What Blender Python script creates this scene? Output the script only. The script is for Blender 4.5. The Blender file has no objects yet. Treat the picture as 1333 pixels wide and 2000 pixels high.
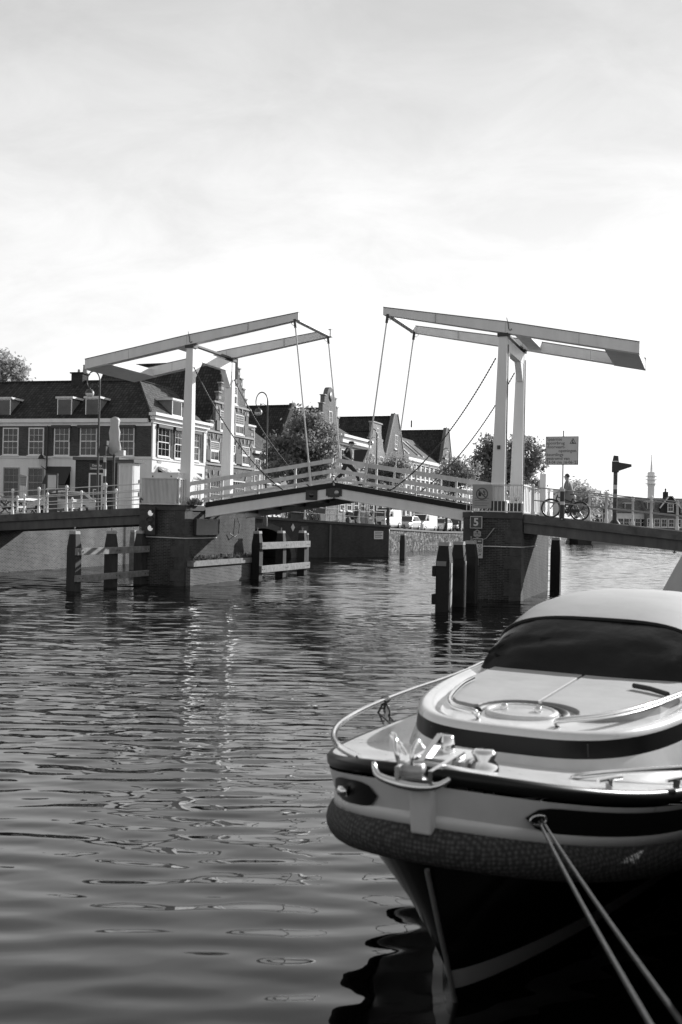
import bpy, bmesh, math, random
import numpy as np
from mathutils import Matrix, Vector
rad = math.radians
SC = bpy.context.scene
COL = SC.collection

# ------------------------------------------------------------------ camera, world, sun, exposure
CAM_H = 2.94
ROLL, PITCH = rad(1.2), rad(0.45)
FPX = 1944.0
RC = Matrix.Rotation(math.pi/2 + PITCH, 3, 'X') @ Matrix.Rotation(ROLL, 3, 'Z')
cd = bpy.data.cameras.new('camera'); cam = bpy.data.objects.new('camera', cd); COL.objects.link(cam)
cam.matrix_world = Matrix.Translation((0, 0, CAM_H)) @ RC.to_4x4()
cd.sensor_fit = 'AUTO'; cd.sensor_width = 36.0; cd.lens = 36.0*FPX/2000.0
cd.clip_start = 0.1; cd.clip_end = 9000
cd.dof.use_dof = True; cd.dof.focus_distance = 44.0; cd.dof.aperture_fstop = 2.4
SC.camera = cam

SUN_AZ = 48.0     # degrees to the right of the view direction
SUN_EL = 24.5
W = bpy.data.worlds.new('World'); SC.world = W; W.use_nodes = True
wn = W.node_tree.nodes; wl = W.node_tree.links; wn.clear()
out = wn.new('ShaderNodeOutputWorld'); bg = wn.new('ShaderNodeBackground')
sky = wn.new('ShaderNodeTexSky'); sky.sky_type = 'NISHITA'; sky.sun_disc = False
sky.sun_elevation = rad(SUN_EL); sky.sun_rotation = rad(SUN_AZ); sky.air_density = 1.0; sky.dust_density = 1.0
bw = wn.new('ShaderNodeRGBToBW')
wl.new(sky.outputs[0], bw.inputs[0])
tc = wn.new('ShaderNodeTexCoord')
SKY_GAIN, SKY_BACK = 17.0, .64
# thin high cloud: streaky noise seen on a plane above
sep = wn.new('ShaderNodeSeparateXYZ'); wl.new(tc.outputs['Generated'], sep.inputs[0])
mz = wn.new('ShaderNodeMath'); mz.operation = 'ADD'; wl.new(sep.outputs[2], mz.inputs[0]); mz.inputs[1].default_value = 0.42
dx = wn.new('ShaderNodeMath'); dx.operation = 'DIVIDE'; wl.new(sep.outputs[0], dx.inputs[0]); wl.new(mz.outputs[0], dx.inputs[1])
dy = wn.new('ShaderNodeMath'); dy.operation = 'DIVIDE'; wl.new(sep.outputs[1], dy.inputs[0]); wl.new(mz.outputs[0], dy.inputs[1])
cmb = wn.new('ShaderNodeCombineXYZ'); wl.new(dx.outputs[0], cmb.inputs[0]); wl.new(dy.outputs[0], cmb.inputs[1])
mp = wn.new('ShaderNodeMapping'); mp.inputs['Rotation'].default_value = (0, 0, rad(28)); mp.inputs['Scale'].default_value = (1.0, 1.6, 1.0)
wl.new(cmb.outputs[0], mp.inputs[0])
nz = wn.new('ShaderNodeTexNoise'); nz.inputs['Scale'].default_value = 4.6; nz.inputs['Detail'].default_value = 7; nz.inputs['Roughness'].default_value = .62
nz.inputs['Distortion'].default_value = .5
wl.new(mp.outputs[0], nz.inputs['Vector'])
cr = wn.new('ShaderNodeMapRange'); cr.inputs['From Min'].default_value = .33; cr.inputs['From Max'].default_value = .68
wl.new(nz.outputs[0], cr.inputs['Value'])
# thin veil of cloud: dense towards the horizon (long path), thinner overhead
veil = wn.new('ShaderNodeFloatCurve'); cv = veil.mapping.curves[0]
pts_ = [(0.0, .50), (.09, .485), (.16, .465), (.22, .445), (.27, .42), (.35, .37), (.46, .295), (.7, .20), (1.0, .15)]
cv.points[0].location = pts_[0]; cv.points[1].location = pts_[-1]
for p_ in pts_[1:-1]: cv.points.new(*p_)
veil.mapping.update()
zc = wn.new('ShaderNodeMath'); zc.operation = 'MAXIMUM'; wl.new(sep.outputs[2], zc.inputs[0]); zc.inputs[1].default_value = 0.0
wl.new(zc.outputs[0], veil.inputs['Value'])
vs = wn.new('ShaderNodeMath'); vs.operation = 'MULTIPLY'; wl.new(veil.outputs[0], vs.inputs[0]); vs.inputs[1].default_value = SKY_GAIN
cl = wn.new('ShaderNodeMapRange'); cl.inputs['From Min'].default_value = 0; cl.inputs['From Max'].default_value = 1
cl.inputs['To Min'].default_value = .88; cl.inputs['To Max'].default_value = 1.04
wl.new(cr.outputs[0], cl.inputs['Value'])
cm = wn.new('ShaderNodeMath'); cm.operation = 'MULTIPLY'; wl.new(vs.outputs[0], cm.inputs[0]); wl.new(cl.outputs[0], cm.inputs[1])
# thin cloud scatters forward: bright on the sun's side, duller on the far side of the sky
sdir = wn.new('ShaderNodeVectorMath'); sdir.operation = 'DOT_PRODUCT'; wl.new(tc.outputs['Generated'], sdir.inputs[0])
sdir.inputs[1].default_value = (math.sin(rad(SUN_AZ))*math.cos(rad(SUN_EL)), math.cos(rad(SUN_AZ))*math.cos(rad(SUN_EL)), math.sin(rad(SUN_EL)))
fs = wn.new('ShaderNodeMapRange'); fs.inputs['From Min'].default_value = -.55; fs.inputs['From Max'].default_value = .65
fs.inputs['To Min'].default_value = SKY_BACK; fs.inputs['To Max'].default_value = 1.03; wl.new(sdir.outputs['Value'], fs.inputs['Value'])
cm2 = wn.new('ShaderNodeMath'); cm2.operation = 'MULTIPLY'; wl.new(cm.outputs[0], cm2.inputs[0]); wl.new(fs.outputs[0], cm2.inputs[1])
mx = wn.new('ShaderNodeMix'); mx.data_type = 'FLOAT'; mx.inputs[0].default_value = .85
wl.new(bw.outputs[0], mx.inputs[2]); wl.new(cm2.outputs[0], mx.inputs[3])
wl.new(mx.outputs[0], bg.inputs[0]); bg.inputs[1].default_value = 0.12
wl.new(bg.outputs[0], out.inputs[0])

sd = bpy.data.lights.new('sun', 'SUN'); sd.energy = 5.0; sd.angle = rad(0.5); sd.color = (1, 1, 1)
sun = bpy.data.objects.new('sun', sd); COL.objects.link(sun)
SUNV = Vector((math.sin(rad(SUN_AZ))*math.cos(rad(SUN_EL)), math.cos(rad(SUN_AZ))*math.cos(rad(SUN_EL)), math.sin(rad(SUN_EL))))
sun.rotation_euler = SUNV.to_track_quat('Z', 'Y').to_euler()
sun.location = SUNV*200
SC.view_settings.view_transform = 'Standard'; SC.view_settings.look = 'None'
SC.view_settings.exposure = 0.3; SC.view_settings.gamma = 1.0; SC.view_settings.use_curve_mapping = False
SC.cycles.max_bounces = 7; SC.cycles.transparent_max_bounces = 8; SC.cycles.caustics_reflective = False; SC.cycles.caustics_refractive = False

# ------------------------------------------------------------------ frames
TH = rad(20.4)                       # the canal runs 20.4 degrees right of the view
A3 = Vector((math.cos(TH), -math.sin(TH), 0)); T3 = Vector((math.sin(TH), math.cos(TH), 0))
B0 = Vector((6.069, 38.0, 0))        # foot of the right tower's near post
def ray(px, py):
    d = RC @ Vector((px-666.5, 1000-py, -FPX)); return d/d.y
def P(px, py, Y):
    return Vector((0, 0, CAM_H)) + ray(px, py)*Y
def PZ(px, py, Z):
    d = ray(px, py); return Vector((0, 0, CAM_H)) + d*((Z-CAM_H)/d.z)
def BR(a, t, z=0.0):
    v = B0 + A3*a + T3*t; return Vector((v.x, v.y, z))
def ONBR(px, py, t):                 # point of the photograph on the vertical plane t = const -> (a, z)
    d = ray(px, py); o = Vector((0, 0, CAM_H)) - B0
    k = (t - o.dot(T3))/d.dot(T3); p = o + d*k
    return p.dot(A3), p.z

# ------------------------------------------------------------------ materials
MATS = {}
def mat(name, g=.5, rough=.7, metal=0.0, var=0.0, vscale=3.0, bump=0.0, bscale=20.0, spec=.5, streak=False, trans=0.0, coat=0.0, alpha=None, emit=0.0):
    if name in MATS: return MATS[name]
    m = bpy.data.materials.new(name); m.use_nodes = True; MATS[name] = m
    n = m.node_tree.nodes; l = m.node_tree.links; b = n['Principled BSDF']
    b.inputs['Base Color'].default_value = (g, g, g, 1); b.inputs['Roughness'].default_value = rough
    b.inputs['Metallic'].default_value = metal; b.inputs['Specular IOR Level'].default_value = spec
    if coat: b.inputs['Coat Weight'].default_value = coat; b.inputs['Coat Roughness'].default_value = .08
    if emit:
        b.inputs['Emission Color'].default_value = (1, 1, 1, 1); b.inputs['Emission Strength'].default_value = emit
    t = n.new('ShaderNodeTexCoord')
    if var:
        mp = n.new('ShaderNodeMapping'); l.new(t.outputs['Object'], mp.inputs[0])
        mp.inputs['Scale'].default_value = (1, 1, .22) if streak else (1, 1, 1)
        z = n.new('ShaderNodeTexNoise'); z.inputs['Scale'].default_value = vscale; z.inputs['Detail'].default_value = 6; z.inputs['Roughness'].default_value = .65
        l.new(mp.outputs[0], z.inputs['Vector'])
        r = n.new('ShaderNodeMapRange'); r.inputs['From Min'].default_value = .28; r.inputs['From Max'].default_value = .72
        r.inputs['To Min'].default_value = g*(1-var); r.inputs['To Max'].default_value = min(.95, g*(1+var*.7))
        l.new(z.outputs[0], r.inputs['Value']); l.new(r.outputs[0], b.inputs['Base Color'])
        r2 = n.new('ShaderNodeMapRange'); r2.inputs['To Min'].default_value = max(.02, rough-.12); r2.inputs['To Max'].default_value = min(1, rough+.12)
        l.new(z.outputs[0], r2.inputs['Value']); l.new(r2.outputs[0], b.inputs['Roughness'])
    if bump:
        z2 = n.new('ShaderNodeTexNoise'); z2.inputs['Scale'].default_value = bscale; z2.inputs['Detail'].default_value = 5
        l.new(t.outputs['Object'], z2.inputs['Vector'])
        bp = n.new('ShaderNodeBump'); bp.inputs['Strength'].default_value = bump; bp.inputs['Distance'].default_value = .02
        l.new(z2.outputs[0], bp.inputs['Height']); l.new(bp.outputs[0], b.inputs['Normal'])
    if trans:
        tr = n.new('ShaderNodeBsdfTranslucent'); tr.inputs[0].default_value = (trans,)*3+(1,)
        ad = n.new('ShaderNodeMixShader'); ad.inputs[0].default_value = .45
        o = n['Material Output']; l.new(b.outputs[0], ad.inputs[1]); l.new(tr.outputs[0], ad.inputs[2]); l.new(ad.outputs[0], o.inputs[0])
    return m

def brick_mat(name, g=.2, mortar=.4, bwid=.22, bh=.065, var=.35, msize=.012, rough=.9, offset=.5, stain=.5, bump=.5, stscale=.5, wet=False):
    if name in MATS: return MATS[name]
    m = bpy.data.materials.new(name); m.use_nodes = True; MATS[name] = m
    n = m.node_tree.nodes; l = m.node_tree.links; b = n['Principled BSDF']
    b.inputs['Roughness'].default_value = rough; b.inputs['Specular IOR Level'].default_value = .3
    t = n.new('ShaderNodeTexCoord')
    k = n.new('ShaderNodeTexBrick'); l.new(t.outputs['UV'], k.inputs['Vector'])
    k.offset = offset
    k.inputs['Color1'].default_value = (g*(1-var),)*3+(1,); k.inputs['Color2'].default_value = (g*(1+var),)*3+(1,)
    k.inputs['Mortar'].default_value = (mortar,)*3+(1,)
    k.inputs['Scale'].default_value = 1.0; k.inputs['Mortar Size'].default_value = msize; k.inputs['Mortar Smooth'].default_value = .2
    k.inputs['Brick Width'].default_value = bwid; k.inputs['Row Height'].default_value = bh; k.inputs['Bias'].default_value = 0
    z = n.new('ShaderNodeTexNoise'); z.inputs['Scale'].default_value = stscale; z.inputs['Detail'].default_value = 8; z.inputs['Roughness'].default_value = .7
    mp = n.new('ShaderNodeMapping'); mp.inputs['Scale'].default_value = (1, .45, 1); l.new(t.outputs['UV'], mp.inputs[0]); l.new(mp.outputs[0], z.inputs['Vector'])
    r = n.new('ShaderNodeMapRange'); r.inputs['From Min'].default_value = .3; r.inputs['From Max'].default_value = .7
    r.inputs['To Min'].default_value = 1-stain; r.inputs['To Max'].default_value = 1+stain*.6
    l.new(z.outputs[0], r.inputs['Value'])
    mm = n.new('ShaderNodeMix'); mm.data_type = 'RGBA'; mm.blend_type = 'MULTIPLY'; mm.inputs[0].default_value = 1
    l.new(k.outputs['Color'], mm.inputs[6]); l.new(r.outputs[0], mm.inputs[7])
    l.new(mm.outputs[2], b.inputs['Base Color'])
    if bump:
        bp = n.new('ShaderNodeBump'); bp.inputs['Strength'].default_value = bump; bp.inputs['Distance'].default_value = .02; bp.invert = True
        l.new(k.outputs['Fac'], bp.inputs['Height']); l.new(bp.outputs[0], b.inputs['Normal'])
    return m

def tile_mat(name, g=.05, var=.5):
    m = brick_mat(name, g, g*.25, .26, .32, var, .03, .75, 0.0, .35, .9, 1.2)
    return m

# ------------------------------------------------------------------ mesh building
class MB:
    def __init__(s, M=None):
        s.v = []; s.f = []; s.uv = []; s.sm = []; s.M = M
    def _add(s, pts, faces, smooth=False):
        o = len(s.v)
        P_ = [Vector(p) for p in pts]
        for f in faces:
            q = [P_[i] for i in f]
            nrm = Vector((0, 0, 0))
            for i in range(len(q)):
                nrm += q[i].cross(q[(i+1) % len(q)])
            if nrm.length < 1e-12: nrm = Vector((0, 0, 1))
            nrm.normalize()
            h = Vector((0, 0, 1)).cross(nrm)
            h = Vector((1, 0, 0)) if h.length < .05 else h.normalized()
            vv = nrm.cross(h)
            s.f.append(tuple(i+o for i in f)); s.sm.append(smooth)
            s.uv.extend([(p.dot(h), p.dot(vv)) for p in q])
        s.v.extend([(s.M @ p if s.M else p) for p in P_])
        return s
    def poly(s, *pts, smooth=False): return s._add(pts, [tuple(range(len(pts)))], smooth)
    def hexa(s, b, t):      # bottom 4 (ccw seen from above), top 4
        return s._add(list(b)+list(t), [(3, 2, 1, 0), (4, 5, 6, 7), (0, 1, 5, 4), (1, 2, 6, 5), (2, 3, 7, 6), (3, 0, 4, 7)])
    def box(s, x0, x1, y0, y1, z0, z1):
        return s.hexa([(x0, y0, z0), (x1, y0, z0), (x1, y1, z0), (x0, y1, z0)], [(x0, y0, z1), (x1, y0, z1), (x1, y1, z1), (x0, y1, z1)])
    def taper(s, c, b, t, z0, z1, ct=None):   # square post: centre, bottom half sizes, top half sizes
        ct = ct or c
        return s.hexa([(c[0]-b[0], c[1]-b[1], z0), (c[0]+b[0], c[1]-b[1], z0), (c[0]+b[0], c[1]+b[1], z0), (c[0]-b[0], c[1]+b[1], z0)],
                      [(ct[0]-t[0], ct[1]-t[1], z1), (ct[0]+t[0], ct[1]-t[1], z1), (ct[0]+t[0], ct[1]+t[1], z1), (ct[0]-t[0], ct[1]+t[1], z1)])
    def beam(s, p, q, w, h, up=(0, 0, 1), w2=None, h2=None):
        p = Vector(p); q = Vector(q); d = (q-p).normalized(); up = Vector(up)
        sx = d.cross(up)
        if sx.length < 1e-4: sx = d.cross(Vector((1, 0, 0)))
        sx.normalize(); u = sx.cross(d)
        w2 = w if w2 is None else w2; h2 = h if h2 is None else h2
        def ring(c, w, h): return [c - sx*w/2 - u*h/2, c + sx*w/2 - u*h/2, c + sx*w/2 + u*h/2, c - sx*w/2 + u*h/2]
        return s._add(ring(p, w, h)+ring(q, w2, h2), [(0, 1, 2, 3), (7, 6, 5, 4), (0, 4, 5, 1), (1, 5, 6, 2), (2, 6, 7, 3), (3, 7, 4, 0)])
    def prism(s, poly, y0, y1):   # polygon in (x, z), pushed from y0 to y1
        n = len(poly)
        ar = sum(poly[i][0]*poly[(i+1) % n][1]-poly[(i+1) % n][0]*poly[i][1] for i in range(n))
        if ar < 0: poly = poly[::-1]
        pts = [(x, y0, z) for x, z in poly]+[(x, y1, z) for x, z in poly]
        fs = [tuple(range(n)), tuple(range(2*n-1, n-1, -1))]+[(i+n, (i+1) % n+n, (i+1) % n, i) for i in range(n)]
        return s._add(pts, fs)
    def plan(s, poly, z0, z1):    # polygon in (x, y), pushed from z0 to z1
        n = len(poly)
        ar = sum(poly[i][0]*poly[(i+1) % n][1]-poly[(i+1) % n][0]*poly[i][1] for i in range(n))
        if ar < 0: poly = poly[::-1]
        pts = [(x, y, z0) for x, y in poly]+[(x, y, z1) for x, y in poly]
        fs = [tuple(range(n-1, -1, -1)), tuple(range(n, 2*n))]+[(i, (i+1) % n, (i+1) % n+n, i+n) for i in range(n)]
        return s._add(pts, fs)
    def tube(s, pts, r, n=8, closed=False, caps=True):
        pts = [Vector(p) for p in pts]; m = len(pts); rs = r if isinstance(r, (list, tuple)) else [r]*m
        V = []; prev = None
        for i, p in enumerate(pts):
            if closed: d = pts[(i+1) % m]-pts[i-1]
            else: d = pts[min(i+1, m-1)]-pts[max(i-1, 0)]
            d.normalize()
            if prev is None:
                u = d.cross(Vector((0, 0, 1)))
                if u.length < .1: u = d.cross(Vector((1, 0, 0)))
            else: u = prev - d*prev.dot(d)
            u.normalize(); prev = u; w = d.cross(u)
            for k in range(n):
                a = 2*math.pi*k/n; V.append(p+(u*math.cos(a)+w*math.sin(a))*rs[i])
        F = []
        for i in range(m if closed else m-1):
            j = (i+1) % m
            for k in range(n): F.append((i*n+k, i*n+(k+1) % n, j*n+(k+1) % n, j*n+k))
        s._add(V, F, True)
        if caps and not closed: s._add(V[:n], [tuple(range(n-1, -1, -1))]); s._add(V[-n:], [tuple(range(n))])
        return s
    def lathe(s, prof, c=(0, 0, 0), n=16, axis='Z', smooth=True):
        V = []; F = []; m = len(prof)
        for r, z in prof:
            for k in range(n):
                a = 2*math.pi*k/n
                q = (r*math.cos(a), r*math.sin(a), z)
                if axis == 'Y': q = (q[0], q[2], q[1])
                if axis == 'X': q = (q[2], q[0], q[1])
                V.append((q[0]+c[0], q[1]+c[1], q[2]+c[2]))
        for i in range(m-1):
            for k in range(n): F.append((i*n+k, i*n+(k+1) % n, (i+1)*n+(k+1) % n, (i+1)*n+k))
        s._add(V, F, smooth)
        for e in (0, m-1):
            if prof[e][0] > 1e-4: s._add(V[e*n:(e+1)*n], [tuple(range(n))])
        return s
    def grid(s, rows, smooth=True, closed=False):   # rows of points
        n = len(rows[0]); V = [p for r in rows for p in r]; F = []
        for i in range(len(rows)-1):
            for k in range(n if closed else n-1):
                F.append((i*n+k, i*n+(k+1) % n, (i+1)*n+(k+1) % n, (i+1)*n+k))
        return s._add(V, F, smooth)
    def mesh(s, name, m):
        me = bpy.data.meshes.new(name); me.from_pydata([tuple(v) for v in s.v], [], s.f)
        me.polygons.foreach_set('use_smooth', s.sm)
        u = me.uv_layers.new(name='UVMap'); u.data.foreach_set('uv', [c for p in s.uv for c in p])
        if m: me.materials.append(m)
        me.update(); return me
    def build(s, name, m, parent=None, loc=None, rotz=None):
        o = bpy.data.objects.new(name, s.mesh(name, m)); COL.objects.link(o)
        if parent: o.parent = parent
        if loc is not None: o.location = loc
        if rotz is not None: o.rotation_euler = (0, 0, rotz)
        return o

def spline(q, k_=6):
    q = [Vector(p) for p in q]; S_ = []
    for i in range(len(q)-1):
        p0_, p1_, p2_, p3_ = q[max(i-1, 0)], q[i], q[i+1], q[min(i+2, len(q)-1)]
        for k in range(k_):
            u = k/k_; S_.append(.5*((2*p1_)+(p2_-p0_)*u+(2*p0_-5*p1_+4*p2_-p3_)*u*u+(3*p1_-p0_-3*p2_+p3_)*u**3))
    return S_+[q[-1]]
def tag(o, label, cat, group=None, kind=None):
    o['label'] = label; o['category'] = cat
    if group: o['group'] = group
    if kind: o['kind'] = kind
    return o
def thing(name, label, cat, loc=(0, 0, 0), rotz=0.0, group=None):
    o = bpy.data.objects.new(name, None); COL.objects.link(o); o.empty_display_size = .2
    o.location = loc; o.rotation_euler = (0, 0, rotz)
    return tag(o, label, cat, group)
def struct(o): o['kind'] = 'structure'; return o
def dup(root, loc, rotz=None, label=None):
    r = root.copy(); COL.objects.link(r); r.location = loc
    if rotz is not None: r.rotation_euler = (0, 0, rotz)
    if label: r['label'] = label
    for ch in root.children:
        c = ch.copy(); COL.objects.link(c); c.parent = r
        for g in ch.children:
            d = g.copy(); COL.objects.link(d); d.parent = c
    return r
def text(name, body, size, m, parent, loc, rot=(math.pi/2, 0, 0), align='LEFT', ext=.004, space=1.0, xs=1.0, line=1.0, bold=True):
    c = bpy.data.curves.new(name, 'FONT'); c.body = body; c.size = size; c.align_x = align; c.extrude = ext
    c.space_character = space; c.space_line = line; c.materials.append(m); c.resolution_u = 2
    c.offset = .0035*size/.13 if bold else 0
    tmp = bpy.data.objects.new(name, c); COL.objects.link(tmp)
    me = bpy.data.meshes.new_from_object(tmp.evaluated_get(bpy.context.evaluated_depsgraph_get()))
    bpy.data.objects.remove(tmp); bpy.data.curves.remove(c)
    if not me.materials: me.materials.append(m)
    o = bpy.data.objects.new(name, me); COL.objects.link(o); o.parent = parent; o.location = loc; o.rotation_euler = rot; o.scale = (xs, 1, 1)
    return o
def bevel(o, w=.01, seg=2):
    b = o.modifiers.new('bevel', 'BEVEL'); b.width = w; b.segments = seg; b.limit_method = 'ANGLE'; b.angle_limit = rad(40); return o

WHITE = mat('white_paint', .80, .45, var=.10, vscale=2.2, streak=True)
WHITE_OLD = mat('weathered_white_paint', .68, .6, var=.22, vscale=3.0, streak=True)
PLASTER = mat('white_plaster', .80, .85, var=.12, vscale=1.2, streak=True)
BLACK = mat('black_paint', .025, .4)
DARKMETAL = mat('dark_metal', .05, .5, var=.4, vscale=6)
STEEL = mat('galvanised_steel', .42, .38, metal=.6, var=.2, vscale=8)
CHROME = mat('polished_steel', .78, .08, metal=1.0)
GLASS = mat('window_glass', .07, .06, metal=.75, var=.35, vscale=.8)
GLASS_DK = mat('dark_glass', .03, .05, spec=.8)
RUBBER = mat('black_rubber', .02, .6)
STONE = mat('weathered_stone', .075, .9, var=.45, vscale=3, bump=.4, bscale=14)
STONE_LT = mat('pale_stone', .36, .85, var=.25, vscale=2.5, bump=.2)
CONC = mat('concrete', .30, .9, var=.25, vscale=1.5)
WOODLT = mat('weathered_timber', .24, .85, var=.45, vscale=5, bump=.5, bscale=9)
WOODDK = mat('tarred_timber', .014, .8, var=.6, vscale=4, bump=.4)
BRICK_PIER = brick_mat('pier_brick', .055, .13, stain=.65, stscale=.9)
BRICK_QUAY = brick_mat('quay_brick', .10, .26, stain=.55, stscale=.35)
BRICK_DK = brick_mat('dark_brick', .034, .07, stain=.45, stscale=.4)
BRICK_H = brick_mat('house_brick', .16, .26, stain=.3, stscale=.4)
BRICK_H2 = brick_mat('pale_house_brick', .27, .36, stain=.3, stscale=.4)
TILE = tile_mat('roof_tiles', .042)
TILE2 = tile_mat('worn_roof_tiles', .075)

# ------------------------------------------------------------------ water
def water_mat(bump):
    m = bpy.data.materials.new('canal_water'); m.use_nodes = True
    n = m.node_tree.nodes; l = m.node_tree.links; b = n['Principled BSDF']
    b.inputs['Base Color'].default_value = (.003, .003, .003, 1); b.inputs['Roughness'].default_value = .02
    b.inputs['IOR'].default_value = 1.6; b.inputs['Specular IOR Level'].default_value = .55
    t = n.new('ShaderNodeTexCoord')
    def noise(sx, sy, rot, detail, rough):
        mp = n.new('ShaderNodeMapping'); mp.inputs['Scale'].default_value = (sx, sy, 1); mp.inputs['Rotation'].default_value = (0, 0, rad(rot))
        l.new(t.outputs['Object'], mp.inputs[0])
        z = n.new('ShaderNodeTexNoise'); z.inputs['Scale'].default_value = 1; z.inputs['Detail'].default_value = detail; z.inputs['Roughness'].default_value = rough
        l.new(mp.outputs[0], z.inputs['Vector']); return z.outputs[0]
    fine = noise(2.2, 6.5, 8, 3, .55)
    sp = n.new('ShaderNodeSeparateXYZ'); l.new(t.outputs['Object'], sp.inputs[0])
    far = n.new('ShaderNodeMapRange'); far.inputs['From Min'].default_value = 11; far.inputs['From Max'].default_value = 40
    far.inputs['To Min'].default_value = 0.0; far.inputs['To Max'].default_value = bump; l.new(sp.outputs[1], far.inputs['Value'])
    q = n.new('ShaderNodeMath'); q.operation = 'MULTIPLY'; l.new(fine, q.inputs[0]); l.new(far.outputs[0], q.inputs[1])
    bp = n.new('ShaderNodeBump'); bp.inputs['Strength'].default_value = 1.0; bp.inputs['Distance'].default_value = 1.0
    l.new(q.outputs[0], bp.inputs['Height']); l.new(bp.outputs[0], b.inputs['Normal'])
    return m
# the visible canal is a real rippled surface; a plain sheet carries on beyond it
def rippled():
    N_ = np.random.default_rng(21)
    ys = [3.2]
    while ys[-1] < 200:
        y = ys[-1]; ys.append(y+min(.42, max(.03, .0017*y)))
    ys = np.array(ys); nx = 380
    k = np.linspace(-1, 1, nx)
    X = k[None, :]*(ys[:, None]*.40+5.0); Y = np.repeat(ys[:, None], nx, 1)
    Z = np.zeros_like(X); Zc = np.zeros_like(X)
    # slow patches where the breeze touches the water
    pt = np.zeros_like(X)
    for _ in range(14):
        a = N_.uniform(0, 2*math.pi); w = N_.uniform(4, 16); pt += np.sin((X*math.cos(a)*.7+Y*math.sin(a))*2*math.pi/w+N_.uniform(0, 6.3))
    pt = np.clip(.62+pt/9.0, .12, 1.25)
    shelter = np.clip((Y-6.0)/13.0, 0, 1); shelter = .22+.78*shelter*shelter*(3-2*shelter)
    dyl = np.gradient(ys)[:, None]
    for i in range(WAVES):
        kind = 0 if i < WAVES*.42 else (1 if i < WAVES*.72 else 2)
        lam = (N_.uniform(.24, .52), math.exp(N_.uniform(math.log(.12), math.log(.24))), N_.uniform(.55, 1.25))[kind]; th = N_.normal(0, rad((13, 24, 12)[kind]))+rad(3)
        kx, ky = math.sin(th)*2*math.pi/lam, math.cos(th)*2*math.pi/lam
        slope = W_SLOPE*(1.0, 1.1, 1.15)[kind]*N_.uniform(.5, 1.4)
        amp = slope*lam/(2*math.pi)
        fade = np.clip((lam/np.maximum(dyl, .02)-2.2)/2.0, 0, 1)
        loc = (pt*shelter) if kind == 1 else ((.55+.45*shelter)*(.6+.4*pt) if kind == 0 else (.28+np.clip((Y-12)/14, 0, 1))*(.35+.65*pt))
        Z += amp*fade*loc*np.sin(kx*X+ky*Y+N_.uniform(0, 6.3))
    Z += .012
    V = np.stack([X, Y, Z], 2).reshape(-1, 3).astype(np.float32); nr = len(ys)
    i0 = (np.arange(nr-1)[:, None]*nx+np.arange(nx-1)[None, :]).ravel()
    F = np.stack([i0, i0+1, i0+nx+1, i0+nx], 1).astype(np.int32)
    me = bpy.data.meshes.new('water'); me.vertices.add(len(V)); me.vertices.foreach_set('co', V.ravel())
    me.loops.add(len(F)*4); me.loops.foreach_set('vertex_index', F.ravel()); me.polygons.add(len(F)); me.polygons.foreach_set('loop_start', np.arange(0, len(F)*4, 4, dtype=np.int32))
    me.polygons.foreach_set('use_smooth', np.ones(len(F), dtype=bool))
    me.materials.append(water_mat(W_FINE)); me.update(calc_edges=True)
    o = bpy.data.objects.new('water', me); COL.objects.link(o); return struct(o)
WAVES, W_SLOPE, W_FINE = 84, .0170, .011
rippled()
struct(MB().poly((-300, -70, -.09), (1700, -70, -.09), (1700, 2300, -.09), (-300, 2300, -.09)).build('water', water_mat(.03)))

# ------------------------------------------------------------------ banks
PAVE = brick_mat('street_brick', .16, .10, .2, .1, .3, .01, .9, .5, .35, .3)
def xy(v): return (v.x, v.y)
E = [(BR(-25, -70), 2.9), (BR(-25, 25.0), 2.95), (Vector((3.92, 80.78, 0)), 2.57), (Vector((4.53, 92.58, 0)), 2.27), (Vector((10.13, 102.6, 0)), 1.97),
     (Vector((14.5, 110, 0)), 1.85), (Vector((32.5, 150.6, 0)), 1.85), (Vector((53.2, 193.5, 0)), 1.9), (Vector((75, 240, 0)), 2.0), (Vector((130, 350, 0)), 2.0), (Vector((880, 1900, 0)), 2.0)]
g = MB()
for (p, z), (q, w) in zip(E[:-1], E[1:]):
    pi = p - A3*55; qi = q - A3*55
    g._add([(p.x, p.y, z), (q.x, q.y, w), (qi.x, qi.y, max(w, 2.3)), (pi.x, pi.y, max(z, 2.3))], [(0, 1, 2, 3)])
    po = p - A3*1300; qo = q - A3*1300
    g._add([(pi.x, pi.y, max(z, 2.3)), (qi.x, qi.y, max(w, 2.3)), (qo.x, qo.y, 2.9), (po.x, po.y, 2.9)], [(0, 1, 2, 3)])
struct(g.build('street_ground', PAVE))
# the near quay on the right, under and behind the camera
q = [(-9, -3), (.1, .4), (1.32, 3.2), (2.0, 4.95), (2.88, 6.5), (3.32, 7.9), (5.8, 13.0), (9.5, 19), (12.6, 28), (14.0, 33.9), (15.6, 38.3), (24, 60), (60, 140), (300, 140), (300, -60), (-9, -60)]
struct(MB().plan(q, -1.0, 1.74).build('quay_ground', PAVE))  # unseen quay: height and edge shaped to keep sun off the launch's side

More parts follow.
